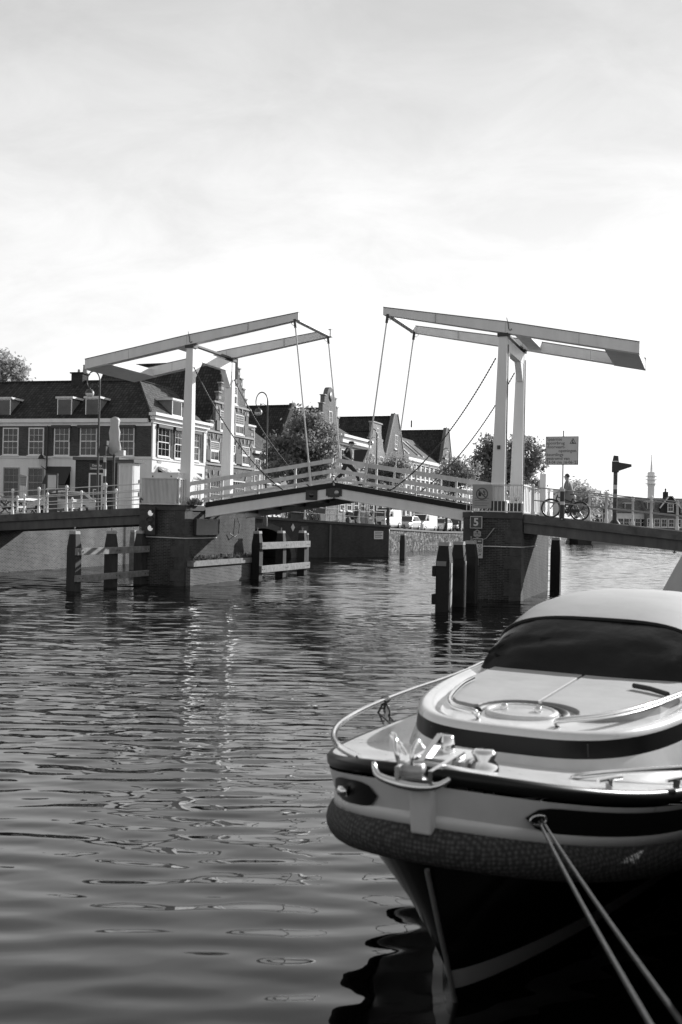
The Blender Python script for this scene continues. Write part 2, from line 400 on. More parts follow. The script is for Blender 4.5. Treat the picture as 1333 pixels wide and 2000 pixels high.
def wall_along(name, p, q, z0, zp, zq, thick, m, label, cap=True, capm=None, group=None):
    """straight quay wall between two world points, falling from zp to zq; the street lies on its left"""
    d = (q-p); L = d.length; r = math.atan2(d.y, d.x)
    t = thing(name, label, 'wall', (p.x, p.y, 0), r, group)
    MB().prism([(0, z0), (L, z0), (L, zq-.16), (0, zp-.16)], 0, thick).build('wall_face', m, t)
    if cap:
        MB().hexa([(-.02, -.07, zp-.16), (L+.02, -.07, zq-.16), (L+.02, .42, zq-.16), (-.02, .42, zp-.16)],
                  [(-.02, -.07, zp+.01), (L+.02, -.07, zq+.01), (L+.02, .42, zq+.01), (-.02, .42, zp+.01)]).build('coping', capm or STONE, t)
    return t
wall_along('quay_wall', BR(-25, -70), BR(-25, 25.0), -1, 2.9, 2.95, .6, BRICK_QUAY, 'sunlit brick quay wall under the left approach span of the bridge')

# brick abutment with the arch of a side canal
p0 = Vector((-3.288, 74.695, 0)); p1 = Vector((3.918, 80.782, 0)); dd = (p1-p0).normalized()
ps = p0 - dd*13.0; r = math.atan2(dd.y, dd.x); LW_ = (p1-ps).length
ab = thing('quay_wall', 'dark brick quay corner with a round arch over a side canal, iron railing on top', 'wall', (ps.x, ps.y, 0), r)
ax = 13.0-3.1; aw, ah = 2.6, 2.2
def zt(x): return 3.42 - .84*(x/LW_)
poly = [(0, -1), (ax-aw, -1), (ax-aw, .0)]
poly += [(ax-aw*math.cos(math.pi*i/20), ah*math.sin(math.pi*i/20)) for i in range(1, 20)]
poly += [(ax+aw, 0), (ax+aw, -1), (LW_, -1), (LW_, zt(LW_)-.18), (0, zt(0)-.18)]
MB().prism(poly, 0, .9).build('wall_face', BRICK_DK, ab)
ring = MB(); pr_ = None
for i in range(21):
    a_ = math.pi*i/20
    cur = ((ax-aw*math.cos(a_), ah*math.sin(a_)), (ax-(aw+.42)*math.cos(a_), (ah+.42)*math.sin(a_)))
    if pr_: ring.prism([pr_[0], pr_[1], cur[1], cur[0]], -.05, .12)
    pr_ = cur
ring.build('arch_ring', STONE, ab)
MB().hexa([(-.02, -.12, zt(0)-.18), (LW_+.08, -.12, zt(LW_)-.18), (LW_+.08, .5, zt(LW_)-.18), (-.02, .5, zt(0)-.18)],
          [(-.02, -.12, zt(0)), (LW_+.08, -.12, zt(LW_)), (LW_+.08, .5, zt(LW_)), (-.02, .5, zt(0))]).build('coping', STONE, ab)
qn = MB()
for k in range(9):
    z = -.1+k*.36; w_ = .5 if k % 2 else .72
    if z+.35 < zt(14)-.2: qn.box(13.35, 13.35+w_, -.045, .1, z, z+.345)
qn.build('quoin', STONE, ab)
MB().box(16.15, 16.35, -.05, .05, -1, 2.55).build('drain_pipe', DARKMETAL, ab)
# tunnel lining so that the arch is a passage
tn = MB(); rows = []
for yy in (.9, 9.0): rows.append([(ax-aw*math.cos(math.pi*i/20), yy, ah*math.sin(math.pi*i/20)) for i in range(21)])
tn.grid(rows); tn.build('tunnel_lining', BRICK_DK, ab)
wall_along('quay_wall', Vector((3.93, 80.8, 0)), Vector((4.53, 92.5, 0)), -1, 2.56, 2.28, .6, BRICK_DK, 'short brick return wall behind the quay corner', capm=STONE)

# rough stone wall with the parked cars above
def stone_wall_mat():
    m = bpy.data.materials.new('rubble_stone'); m.use_nodes = True; n = m.node_tree.nodes; l = m.node_tree.links; b = n['Principled BSDF']
    t = n.new('ShaderNodeTexCoord'); v = n.new('ShaderNodeTexVoronoi'); v.inputs['Scale'].default_value = 4.2
    l.new(t.outputs['UV'], v.inputs['Vector'])
    v2 = n.new('ShaderNodeTexVoronoi'); v2.feature = 'DISTANCE_TO_EDGE'; v2.inputs['Scale'].default_value = 4.2; l.new(t.outputs['UV'], v2.inputs['Vector'])
    c = n.new('ShaderNodeRGBToBW'); l.new(v.outputs['Color'], c.inputs[0])
    r = n.new('ShaderNodeMapRange'); r.inputs['From Min'].default_value = .2; r.inputs['From Max'].default_value = .8; r.inputs['To Min'].default_value = .05; r.inputs['To Max'].default_value = .34; l.new(c.outputs[0], r.inputs['Value'])
    e = n.new('ShaderNodeMapRange'); e.inputs['From Max'].default_value = .08; e.inputs['To Min'].default_value = .15; l.new(v2.outputs['Distance'], e.inputs['Value'])
    mm = n.new('ShaderNodeMath'); mm.operation = 'MULTIPLY'; l.new(r.outputs[0], mm.inputs[0]); l.new(e.outputs[0], mm.inputs[1])
    l.new(mm.outputs[0], b.inputs['Base Color']); b.inputs['Roughness'].default_value = .85
    bp = n.new('ShaderNodeBump'); bp.inputs['Strength'].default_value = .8; bp.inputs['Distance'].default_value = .1; l.new(e.outputs[0], bp.inputs['Height']); l.new(bp.outputs[0], b.inputs['Normal'])
    return m
RUBBLE = stone_wall_mat()
wall_along('quay_wall', Vector((4.53, 92.5, 0)), Vector((10.13, 102.6, 0)), -1, 2.28, 1.98, .6, RUBBLE, 'rough pale stone quay wall below the white parked van', capm=CONC)
wall_along('quay_wall', Vector((10.13, 102.6, 0)), Vector((14.5, 110, 0)), -1, 1.98, 1.86, .6, RUBBLE, 'rough stone quay wall below the dark parked car, meeting the right bridge pier', capm=CONC)
wall_along('quay_wall', Vector((14.5, 110, 0)), Vector((53.2, 193.5, 0)), -1, 1.86, 1.9, .6, RUBBLE, 'far low stone quay wall seen under the right approach span', capm=CONC)
wall_along('quay_wall', Vector((53.2, 193.5, 0)), Vector((130, 350, 0)), -1, 1.9, 2.0, .6, RUBBLE, 'most distant quay wall along the bank with the far houses', capm=CONC)

# iron railing on the brick corner
def quay_railing():
    t = thing('quay_railing', 'white iron quay railing with tapered posts on the brick corner above the arch', 'railing', (ps.x, ps.y, 0), r)
    xs = [15.95-2.05-2.05-2.05-2.05-2.05, 15.95-2.05*4, 15.95-2.05*3, 15.95-2.05*2, 15.95-2.05, 15.95, 15.95+1.75, 15.95+3.4, 15.95+4.95, 15.95+6.2]
    for x in xs:
        z = zt(x)
        MB().lathe([(.12, z), (.12, z+.12), (.075, z+.2), (.06, z+.7), (.055, z+1.0), (.075, z+1.03), (.06, z+1.1), (0, z+1.13)], (x, .2, 0), 8).build('post', WHITE_OLD, t)
    for dz in (.52, .98):
        MB().tube([(xs[0], .2, zt(xs[0])+dz), (xs[-1], .2, zt(xs[-1])+dz)], .028, 6).build('rail', WHITE_OLD, t)
quay_railing()
# notice and diamond mark on the wall
t = thing('wall_sign', 'white notice board fixed high on the dark brick quay corner', 'sign', (ps.x, ps.y, 0), r)
x_ = LW_-1.05
MB().box(x_-.62, x_+.35, -.08, -.03, 1.45, 2.1).build('board', mat('sign_white', .6, .6, var=.1), t)
ln = MB()
for k in range(4):
    ln.box(x_-.54, x_+.27-(k % 2)*.12, -.086, -.081, 1.98-k*.13, 2.03-k*.13)
ln.build('lettering', DARKMETAL, t)
t = thing('diamond_mark', 'small pale diamond shaped mark on the dark wall right of the arch', 'sign', (ps.x, ps.y, 0), r)
MB().prism([(12.42, 2.3), (12.6, 2.6), (12.78, 2.3), (12.6, 2.0)], -.05, -.01).build('board', mat('sign_white', .6, .6, var=.1), t)


# ------------------------------------------------------------------ bridge (every object in the bridge frame: x along the bridge, y across, z up)
BZ = -TH
def bt(name, label, cat, a=0., t=0., z=0., group=None): return thing(name, label, cat, BR(a, t, z), BZ, group)
DECK_W = 3.75
GREYMETAL = mat('grey_bridge_steel', .10, .55, var=.45, vscale=3, streak=True)
ASPH = mat('bridge_asphalt', .07, .9, var=.3, vscale=5)
BP_ = [WHITE]

def pier(label, x0, x1, y0, y1, ztop, right_face_ledge=None):
    t = bt('bridge_pier', label, 'bridge pier')
    MB().box(x0, x1, y0, y1, -1.2, ztop-.22).build('masonry', BRICK_PIER, t)
    MB().box(x0-.06, x1+.06, y0-.06, y1+.04, ztop-.22, ztop).build('cap_stone', STONE, t)
    for side in (0, 1):
        qn = MB()
        for k in range(7):
            z = -.3+k*.5
            wa, wb = (.62, .42) if k % 2 else (.42, .62)
            h = .49
            if z+h > ztop-.23: h = ztop-.235-z
            if side: qn.box(x1-wa, x1+.035, y0-.035, y0+wb, z, z+h)
            else: qn.box(x0-.035, x0+wa*.8, y0-.035, y0+wb, z, z+h)
        qn.build('quoin', STONE, t)
    return t
rp = pier('dark brick bridge pier under the right tower with a numbered sign at its corner', -1.33, .86, -.2, 6.62, 3.34)
lp = pier('dark brick bridge pier under the left tower with ship signal and weedy ledge', -15.4, -13.27, -.66, 6.28, 3.42)
MB().tube([(-1.2, -.27, 2.05), (.9, -.27, 2.05), (.92, .2, 2.05), (.92, 3.0, 2.05)], .022, 6).build('pipe', WHITE_OLD, rp)
MB().tube([(-.15, -.26, 2.75), (-.3, -.27, 2.55), (-.45, -.27, 2.35), (-.8, -.27, 2.2), (-1.2, -.27, 2.2)], .02, 6).build('cable', STEEL, rp)
MB().lathe([(.0, 0), (.09, 0), (.09, .06), (0, .07)], (-.75, -.27, 2.05), 12, 'Y').build('junction_box', WHITE_OLD, rp)
# ledge and fender timber on the channel side of the left pier
MB().box(-13.27, -13.02, -.5, 6.4, -1.2, .78).build('lower_masonry', BRICK_QUAY, lp)
MB().box(-13.30, -12.92, -.4, 6.5, .82, 1.06).build('fender_timber', WOODLT, lp)
MB().tube([(-15.2, -.73, 2.05), (-13.2, -.73, 2.02), (-13.2, .5, 2.02), (-13.22, 2.2, 2.02)], .025, 6).build('pipe', WHITE_OLD, lp)
MB().box(-13.25, -13.1, .1, 2.1, 2.15, 2.85).build('cable_box', DARKMETAL, lp)
MB().tube([(-13.2, 4.2, 2.95), (-13.12, 4.3, 2.6), (-13.12, 4.2, 2.2), (-13.12, 3.8, 2.05), (-13.2, 3.4, 2.2)], .02, 6).build('cable', BLACK, lp)
# weeds on that ledge
rng = random.Random(3)
def weeds(name, label, spots, n, hmax, m):
    w = MB()
    for (a_, t_, z_, sp) in spots:
        for i in range(n):
            c = Vector((a_+rng.uniform(-.1, .1), t_+rng.uniform(-sp, sp), z_+.01))
            ang = rng.uniform(0, 6.28); h = rng.uniform(.25, 1)*hmax; b = rng.uniform(.1, .35)
            d = Vector((math.cos(ang)*b, math.sin(ang)*b, h)); s_ = Vector((-math.sin(ang), math.cos(ang), 0))*rng.uniform(.015, .05)
            mid = c+d*.55+Vector((0, 0, .03))
            w.poly(c-s_*.5, c+s_*.5, mid+s_, mid-s_); w.poly(mid-s_, mid+s_, c+d)
    o = w.build(name, m, None, BR(0, 0), BZ); tag(o, label, 'weeds', kind='stuff'); return o
LEAF_W = mat('weed_leaf', .28, .7, var=.4, vscale=12, trans=.12)
weeds('weeds', 'wild weeds growing along the timber ledge of the left pier', [(-13.1, .3+i*.42+.2*math.sin(i*2.3), 1.06, .12+.12*(i%3)) for i in range(15) if i not in (4, 9, 13)], 26, .27, LEAF_W)
weeds('weeds', 'small tuft of weeds at the foot of the left bridge railing', [(-13.1, -.3, 3.42, .25), (-13.15, .2, 3.42, .25), (-15.3, -.5, 3.4, .15)], 60, .35, LEAF_W)

# towers
def tower(label, a0, zt_, flip):
    t = bt('drawbridge_tower', label, 'drawbridge tower', a0)
    zb = 3.36
    for yy in (0.0, DECK_W):
        s = -1 if flip else 1     # the taper leans to the outer side
        p = MB().hexa([(-.36*1 if True else 0, yy-.17, zb), (.19, yy-.17, zb), (.19, yy+.17, zb), (-.36, yy+.17, zb)],
                      [(-.15, yy-.15, zt_), (.17, yy-.15, zt_), (.17, yy+.15, zt_), (-.15, yy+.15, zt_)]).build('post', WHITE, t); bevel(p, .012)
        MB().box(-.40, .22, yy-.21, yy+.21, zb-.06, zb+.42).build('post_foot', WHITE_OLD if flip else BLACK, t)
        MB().box(-.2, .22, yy-.2, yy+.2, zt_, zt_+.12).build('bearing', BLACK, t)
        if not flip: MB().box(.19, .215, yy-.02, yy+.05, zb+.5, zt_-.3).build('cable_duct', DARKMETAL, t)
    l = MB().box(-.13, .15, .152, DECK_W-.152, zt_-.5, zt_-.03).build('lintel', WHITE, t); bevel(l, .01)
    for yy, s in ((.152, 1), (DECK_W-.152, -1)):
        br = MB(); M_ = [(yy, zt_-1.15), (yy, zt_-.5), (yy+s*.55, zt_-.5), (yy+s*.14, zt_-.62-.42), ]
        pts = [(yy, zt_-1.25), (yy+s*.10, zt_-1.2), (yy+s*.62, zt_-.502), (yy, zt_-.502)]
        V = [(-.12, y, z) for y, z in pts]+[(.14, y, z) for y, z in pts]
        br._add(V, [(0, 1, 2, 3), (7, 6, 5, 4), (0, 4, 5, 1), (1, 5, 6, 2), (2, 6, 7, 3), (3, 7, 4, 0)]); br.build('corner_brace', WHITE, t)
    MB().box(-.1, .12, -.1, DECK_W+.1, zt_+.121, zt_+.2).build('axle', BLACK, t)
    return t
tw = tower('right white drawbridge tower, two tapering posts with dark bases joined by a lintel', 0, 10.06, False)
tl = tower('left white drawbridge tower, two tapering posts rising behind the corrugated box', -13.5, 10.17, True)
MB().lathe([(0, 0), (.13, 0), (.13, .08), (0, .1)], (-.05, DECK_W-.18, 4.0), 14, 'Y').build('round_lamp', WHITE_OLD, tw)
MB().box(-.12, 0, -.19, -.17, 5.75, 5.9).build('plate', DARKMETAL, tw)

# balance frames
def balance(label, a0, ends, flip, wire):
    """ends = tip(a, top, bottom), post, tail"""
    t = bt('balance_beam', label, 'balance beam')
    (at, tt, tb), (ap, pt, pb), (ae, et, eb) = ends
    for yy in (0., DECK_W):
        def st(a, zt__, zb, w): return [(a, yy-w, zb), (a, yy+w, zb), (a, yy+w, zt__), (a, yy-w, zt__)]
        m = MB(); R_ = [st(at, tt, tb, .13), st(ap, pt, pb, .19), st(ae, et, eb, .19)]
        V = sum(R_, []); F = [(0, 1, 2, 3), (11, 10, 9, 8)]
        for i in (0, 4):
            for k in range(4): F.append((i+k, i+4+k, i+4+(k+1) % 4, i+(k+1) % 4))
        if at < ae: F = [f[::-1] for f in F]
        m._add(V, [f[::-1] for f in F]); o = m.build('beam', WHITE, t); bevel(o, .01)
        sl = MB()   # thin weathered top flange
        n1 = [(at, yy-.15, tt), (at, yy+.15, tt), (ap, yy+.21, pt), (ap, yy-.21, pt), (ae, yy+.21, et), (ae, yy-.21, et)]
        up = Vector((0, 0, .025))
        for a_, b_, c_, d_ in ((0, 1, 2, 3), (3, 2, 4, 5)):
            q4 = [Vector(n1[i]) for i in (a_, b_, c_, d_)]
            if at > ae: q4 = q4[::-1]
            sl.hexa(q4[::-1] if at < ae and False else q4, [v+up for v in q4])
        sl.build('flange', GREYMETAL, t)
    s = 1 if ae > at else -1
    ws = [(at+.16*s, (tt+tb)/2-.03, .24, .26), (ap+.9*s, pt-.3-.18*.9, .12, .26)]
    for a_, z_, w_, h_ in ws[:1]:
        MB().beam((a_, .12, z_), (a_, DECK_W-.12, z_), w_, h_).build('cross_beam', WHITE, t)
    MB().beam((ap+.55*s, .18, (pt+pb)/2-.2*.55), (ap+.55*s, DECK_W-.18, (pt+pb)/2-.2*.55), .5, .3).build('cross_beam', WHITE_OLD, t)
    # counterweight between the tails
    k = (eb-pb)/(ae-ap)
    x0, x1 = sorted((ae-1.25*s, ae-.02*s))
    V = lambda x, dz: eb+k*(x-ae)+dz
    MB().hexa([(x0, -.12, V(x0, -.03)), (x1, -.12, V(x1, -.03)), (x1, DECK_W+.12, V(x1, -.03)), (x0, DECK_W+.12, V(x0, -.03))],
              [(x0, -.12, V(x0, .0)+.3), (x1, -.12, V(x1, 0)+.3), (x1, DECK_W+.12, V(x1, 0)+.3), (x0, DECK_W+.12, V(x0, 0)+.3)]).build('counterweight', mat('bright_white_paint', .80, .6, var=.08), t)
    for yy in (0., DECK_W):   # rigging eyes under the tips
        MB().tube([(at+.12*s, yy, tb), (at+.16*s, yy, tb-.14), (at+.26*s, yy, tb-.2), (at+.36*s, yy, tb-.12), (at+.3*s, yy, tb)], .012, 5).build('wire_loop', DARKMETAL, t)
    for fx in (.22, .5, .78):     # welded joints of the box beams
        for yy in (0., DECK_W):
            xj = at+(ae-at)*fx
            zt2_ = tt+(pt-tt)*(xj-at)/(ap-at) if (xj-at)/(ap-at) <= 1 else pt+(et-pt)*(xj-ap)/(ae-ap)
            zb2_ = tb+(pb-tb)*(xj-at)/(ap-at) if (xj-at)/(ap-at) <= 1 else pb+(eb-pb)*(xj-ap)/(ae-ap)
            MB().box(xj-.008, xj+.008, yy-.196, yy-.12, zb2_+.02, zt2_-.02).build('weld_joint', STEEL, t)
    # hooked bolt on the near beam over the post
    MB().tube([(ap+.05, -.2, pt+.15), (ap+.12, -.22, pt-.1), (ap+.14, -.22, pt-.28), (ap+.2, -.22, pt-.34), (ap+.26, -.22, pt-.28)], .015, 5).build('hook', DARKMETAL, t)
    return t
balance('right white balance beam frame sloping down to the right behind its tower', 0, [(-4.82, 11.43, 11.13), (.1, 10.60, 10.18), (5.02, 9.62, 9.2)], False, False)
balance('left white balance beam frame sloping down to the left over the house roofs', -13.5, [(-8.48, 11.42, 11.12), (-13.6, 10.71, 10.29), (-18.75, 9.86, 9.42)], True, True)

# leaves of the drawbridge
CX_ = -6.73
def leaf(label, xp, zp, xm, zm, group=None):
    t = bt('bridge_leaf', label, 'bridge deck', 0, 0, 0, group)
    s = 1 if xm > xp else -1
    def z(x): return zp+(zm-zp)*(x-xp)/(xm-xp)
    def slab(name, y0, y1, d0, d1, m, xa=xp, xb=xm):
        return MB().prism([(xa, z(xa)+d0), (xb, z(xb)+d0), (xb, z(xb)+d1), (xa, z(xa)+d1)], y0, y1).build(name, m, t)
    slab('deck', -.10, DECK_W+.10, -.14, 0, ASPH)
    slab('kerb', -.20, -.105, -.17, .04, WOODDK); slab('kerb', DECK_W+.105, DECK_W+.2, -.17, .04, WOODDK)
    for y0 in (-.16, DECK_W-.02):
        slab('girder', y0, y0+.18, -.56 if True else 0, -.175, WHITE)
        slab('bottom_flange', y0-.03, y0+.21, -.60, -.561, WHITE_OLD)
    for k in range(5):
        x = xp+(xm-xp)*(k+.5)/5
        MB().box(x-.08, x+.08, .03, DECK_W-.03, z(x)-.46, z(x)-.15).build('cross_girder', GREYMETAL, t)
    for y0 in (-.11, DECK_W+.03):
        for d0, hh, xs_, xe_ in ((.95, .17, xp-1.0*s, xm-.06*s), (.52, .16, xp-1.0*s, xm-.02*s), (.2, .10, xp-.2*s, xm-.02*s)):
            slab('handrail' if d0 > .9 else 'rail', y0, y0+.075, d0-hh/2, d0+hh/2, WHITE_OLD, xs_, xe_)
        for k in range(3):
            x = xp+(xm-xp)*(.12+.29*k)
            MB().box(x-.04, x+.04, y0+.08, y0+.14, z(x)-.02, z(x)+1.04).build('rail_post', WHITE_OLD, t)
    MB().box(xm-.30*s if s > 0 else xm, xm if s > 0 else xm+.30, -.2, -.165, z(xm)-.5, z(xm)-.16).build('latch', DARKMETAL, t)
    return t
lf = leaf('left leaf of the white drawbridge rising to the middle, with three board rails', -12.55, 3.52, CX_-.04, 4.40)
rf = leaf('right leaf of the white drawbridge falling to the right pier, with three board rails', -1.05, 3.55, CX_+.04, 4.40)
MB().box(-6.98, -6.48, -.225, -.205, 3.86, 4.2).build('centre_lock', DARKMETAL, lf)
MB().lathe([(0, -.24), (.09, -.24), (.1, -.225), (0, -.225)], (-6.6, 0, 4.03), 12, 'Y').build('lock_bolt', STEEL, lf)
MB().box(-7.95, -7.45, -.21, -.17, 3.72, 4.12).build('signal_lamp_plate', BLACK, lf)
MB().lathe([(0, -.22), (.11, -.22), (.11, -.2), (0, -.2)], (-7.7, 0, 3.93), 12, 'Y').build('signal_lamp', GLASS, lf)

# hanger rods
def hanger(label, a0, z0, a1, z1, yy):
    t = bt('hanger_rod', label, 'hanger rod', a0, yy, 0, 'hanger rods of the drawbridge')
    q = Vector((a1-a0, 0, z1)); p = Vector((0, 0, z0)); d = (q-p)
    MB().tube([p, p+d*.04, p+d*.86], [.05, .032, .032], 8).build('rod', WHITE_OLD, t)
    MB().tube([p+d*.82, q], .055, 8).build('lower_tube', WHITE_OLD, t)
    MB().tube([p-d*.004, p+d*.045], .06, 8).build('socket', DARKMETAL, t)
hanger('near hanger rod of the left leaf, front one of the left pair', -8.63, 11.12, -7.72, 4.05, -.14)
hanger('far hanger rod of the left leaf, ending beside the walking man', -8.63, 11.12, -7.72, 4.05, DECK_W-.1)
hanger('near hanger rod of the right leaf, just right of the walking man', -4.62, 11.12, -5.50, 4.05, -.14)
hanger('far hanger rod of the right leaf, rear one of the right pair', -4.62, 11.12, -5.50, 4.05, DECK_W-.1)

# chains
def chain(label, p, q, sag):
    n = 150; pts = []; rs = []
    for i in range(n+1):
        u = i/n; v = Vector(p).lerp(Vector(q), u); v.z -= sag*4*u*(1-u); pts.append(v); rs.append(.034 if i % 2 else .016)
    o = MB().tube(pts, rs, 6).build('chain', DARKMETAL, None, BR(0, 0), BZ)
    tag(o, label, 'chain', 'chains from the towers to the leaves')
chain('near chain hanging from the front post of the right tower', (-.25, -.12, 9.25), (-4.4, -.12, 4.12), .62)
chain('far chain hanging from the rear post of the right tower', (-.25, DECK_W, 9.25), (-4.4, DECK_W, 4.12), .62)
chain('near chain hanging from the front post of the left tower', (-13.3, -.1, 9.35), (-9.0, -.12, 4.12), .62)
chain('far chain hanging from the rear post of the left tower', (-13.3, DECK_W, 9.35), (-9.0, DECK_W, 4.12), .62)

# approach spans
def approach(label, x0, z0, x1, z1):
    t = bt('approach_span', label, 'bridge span')
    s = 1 if x1 > x0 else -1
    def z(x): return z0+(z1-z0)*(x-x0)/(x1-x0)
    def slab(name, y0, y1, d0, d1, m, xa=x0, xb=x1):
        return MB().prism([(xa, z(xa)+d0), (xb, z(xb)+d0), (xb, z(xb)+d1), (xa, z(xa)+d1)], y0, y1).build(name, m, t)
    slab('deck', 0, DECK_W+.1, -.2, -.02, ASPH)
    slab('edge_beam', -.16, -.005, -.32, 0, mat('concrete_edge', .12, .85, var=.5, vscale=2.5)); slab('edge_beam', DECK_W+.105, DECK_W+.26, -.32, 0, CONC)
    for y0 in (-.04, 1.2, 2.4, DECK_W-.1): slab('girder', y0, y0+.2, -.72, -.325, GREYMETAL)
    return t, z
ra, raz = approach('right approach span, dark deck edge falling to the right bank', .93, 3.30, 9.4, 2.52)
la, laz = approach('left approach span, dark deck edge falling to the left quay', -15.46, 3.30, -25.2, 2.72)

# railings of the approaches
def span_railing(label, xs, z, y, rails, hgt, m, cat='railing'):
    t = bt('bridge_railing', label, cat)
    for x in xs:
        zz = z(x)
        MB().lathe([(.075, zz), (.075, zz+.14), (.05, zz+.2), (.045, zz+hgt-.12), (.07, zz+hgt-.1), (.045, zz+hgt-.06), (.07, zz+hgt), (.06, zz+hgt+.06), (0, zz+hgt+.1)], (x, y, 0), 10).build('post', m, t)
    for dz in rails:
        MB().tube([(xs[0], y, z(xs[0])+dz), (xs[-1], y, z(xs[-1])+dz)], .024, 6).build('rail', STEEL if m is WHITE_OLD and len(rails) == 2 else WHITE_OLD, t)
    return t
span_railing('near railing of the right approach in front of the man with the bicycle', [1.25, 2.3, 3.94, 5.52, 7.1, 8.7], raz, -.05, (.56, 1.05), 1.08, WHITE_OLD)
span_railing('far railing of the right approach behind the man with the bicycle', [1.25, 2.9, 4.6, 6.3, 8.0, 9.3], raz, DECK_W+.1, (.56, 1.05), 1.08, WHITE_OLD)
span_railing('near railing of the left approach with round topped white posts and thin rails', [-15.55, -17.6, -19.65, -21.15, -22.6, -24.9], laz, -.05, (.36, .72, 1.05), 1.10, WHITE)
span_railing('far railing of the left approach before the white kiosk', [-15.6, -17.6, -19.6, -21.6, -23.6, -25.0], laz, DECK_W+.1, (.36, .72, 1.05), 1.10, WHITE)

# barred guard on the right pier with the prohibition board
t = bt('guard_railing', 'pale barred guard railing around the base of the right tower', 'railing')
gz, gh = 3.34, 1.02
bars = MB()
for i in range(15):
    x = -1.25+i*(2.1/14); bars.box(x-.014, x+.014, -.23, -.20, gz+.06, gz+gh)
bars.build('bars', WHITE_OLD, t)
b2 = MB()
for i in range(12):
    y = -.1+i*.34; b2.box(.9, .93, y-.014, y+.014, gz+.06, gz+gh)
b2.build('bars', WHITE_OLD, t)
MB().box(-1.27, .94, -.24, -.19, gz+gh, gz+gh+.05).box(.89, .94, -.189, 3.7, gz+gh, gz+gh+.05).build('top_rail', WHITE_OLD, t)
MB().box(-1.27, .94, -.24, -.19, gz+.02, gz+.06).box(.89, .94, -.189, 3.7, gz+.02, gz+.06).build('bottom_rail', WHITE_OLD, t)
t = bt('gate_post', 'white rectangular gate post with panel at the right end of the guard railing', 'post')
MB().box(.96, 1.2, 3.3, 3.5, 3.3, 5.0).build('shaft', WHITE, t); MB().box(1.5, 1.86, 3.3, 3.45, 3.3, 4.35).build('panel', WHITE_OLD, t)

# white corrugated enclosure on the left pier
t = bt('service_box', 'white corrugated machine box with lid and barred side on the left pier', 'machine box')
MB().box(-15.1, -13.66, -.62, .62, 3.43, 4.72).build('body', WHITE_OLD, t)
MB().box(-15.16, -13.60, -.70, .68, 4.55, 4.80).build('lid', WHITE, t)
MB().box(-14.85, -14.8, -.72, -.7, 4.6, 4.66).box(-13.95, -13.9, -.72, -.7, 4.6, 4.66).build('lock', DARKMETAL, t)
cg = MB()
n_ = 26
for i in range(n_):
    x = -15.3+i*(1.66/n_); cg.box(x, x+.042, -.80, -.765, 3.5, 4.5)
cg.box(-15.32, -13.62, -.764, -.745, 3.48, 4.52)
cg.build('corrugated_panel', WHITE_OLD, t)
MB().box(-15.34, -13.58, -.815, -.735, 4.521, 4.56).box(-15.34, -13.58, -.815, -.735, 3.43, 3.479).build('panel_rail', WHITE_OLD, t)
sb = MB()
for i in range(10):
    y = -.66+i*.21; sb.box(-13.56, -13.52, y-.035, y+.035, 3.5, 4.5)
sb.build('side_bars', WHITE, t)
MB().box(-13.58, -13.5, -.73, 1.35, 4.501, 4.55).build('side_rail', WHITE, t); MB().box(-13.58, -13.5, -.73, 1.35, 3.43, 3.499).build('side_rail', WHITE, t)

# ------------------------------------------------------------------ timber dolphins and piles
def pile(parent, x, y, w, top, cap=True, m=WOODDK, zb=-1.5, taper=.72, name='pile'):
    b = MB(); zt_ = top-.12; zm = top-.62
    b.taper((x, y), (w/2, w/2), (w/2, w/2), zb, zm); b.taper((x, y), (w/2, w/2), (w*taper/2, w*taper/2), zm, zt_)
    o = b.build(name, m, parent); bevel(o, .015)
    if cap:
        c = MB().taper((x, y), (w*taper/2+.015,)*2, (w*taper/2-.0,)*2, zt_+.001, top).lathe([(.02, top), (.02, top+.12), (.045, top+.13), (0, top+.16)], (x, y, 0), 8)
        c.build('cap', STONE_LT, o)
    return o
def dolphin(label, a, ts, top, w, rails, side, r0, r1, m=WOODDK, railm=None):
    t = bt('timber_dolphin', label, 'mooring dolphin', a, ts[0])
    for y in ts: pile(t, 0, y-ts[0], w, top, m=m)
    xr = side*(w/2+.07)
    for z, h in rails:
        o = MB().box(xr-.065, xr+.065, r0-ts[0], r1-ts[0], z-h/2, z+h/2).build('rail', railm or WOODLT, t); bevel(o, .012)
    bl = MB()
    for y in ts:
        for z, h in rails:
            for dy in (-.1, .1): bl.lathe([(0, 0), (.025, 0), (.025, .02), (0, .02)], (xr+side*.066, y-ts[0]+dy, z), 6, 'X')
    bl.build('bolts', DARKMETAL, t)
    return t
PILE_GREY = mat('weathered_pile', .04, .85, var=.5, vscale=3, bump=.4, streak=True)
dolphin('left timber dolphin of three piles with two striped rails before the left quay wall', -15.2, (-5.65, -3.15, -.95), 2.3, .4, ((1.52, .27), (.5, .25)), 1, -5.9, -.75, PILE_GREY)
dolphin('middle timber dolphin of three dark piles with two white rails behind the left pier', -12.75, (5.5, 8.3, 11.1), 2.32, .42, ((1.62, .33), (.5, .33)), 1, 5.3, 11.4)
d3 = dolphin('right black timber dolphin of three thick piles before the right pier', -.62, (-5.9, -3.9, -2.1), 2.28, .46, ((1.32, .34), (.4, .34)), -1, -6.1, -1.8, WOODDK, WOODDK)
MB().box(-.20, .12, -.245, -.225, 1.5, 1.66).build('name_plate', mat('dull_plate', .2, .6, var=.3), d3)
ch = MB()
for k in range(2): ch.box(.231, .25, k*2.0-.10, k*2.0+.10, -.2, 1.6)
ch.build('rubbing_strip', STONE_LT, d3)
def single(label, px, py, top, w, m, cap=True, yaw=BZ):
    p = PZ(px, py, 0); t = thing('mooring_pile', label, 'mooring pile', (p.x, p.y, 0), yaw)
    pile(t, 0, 0, w, top, cap, m, taper=.8)
single('dark mooring pile standing right of the right bridge pier', 1085, 1152, 2.35, .44, WOODDK)
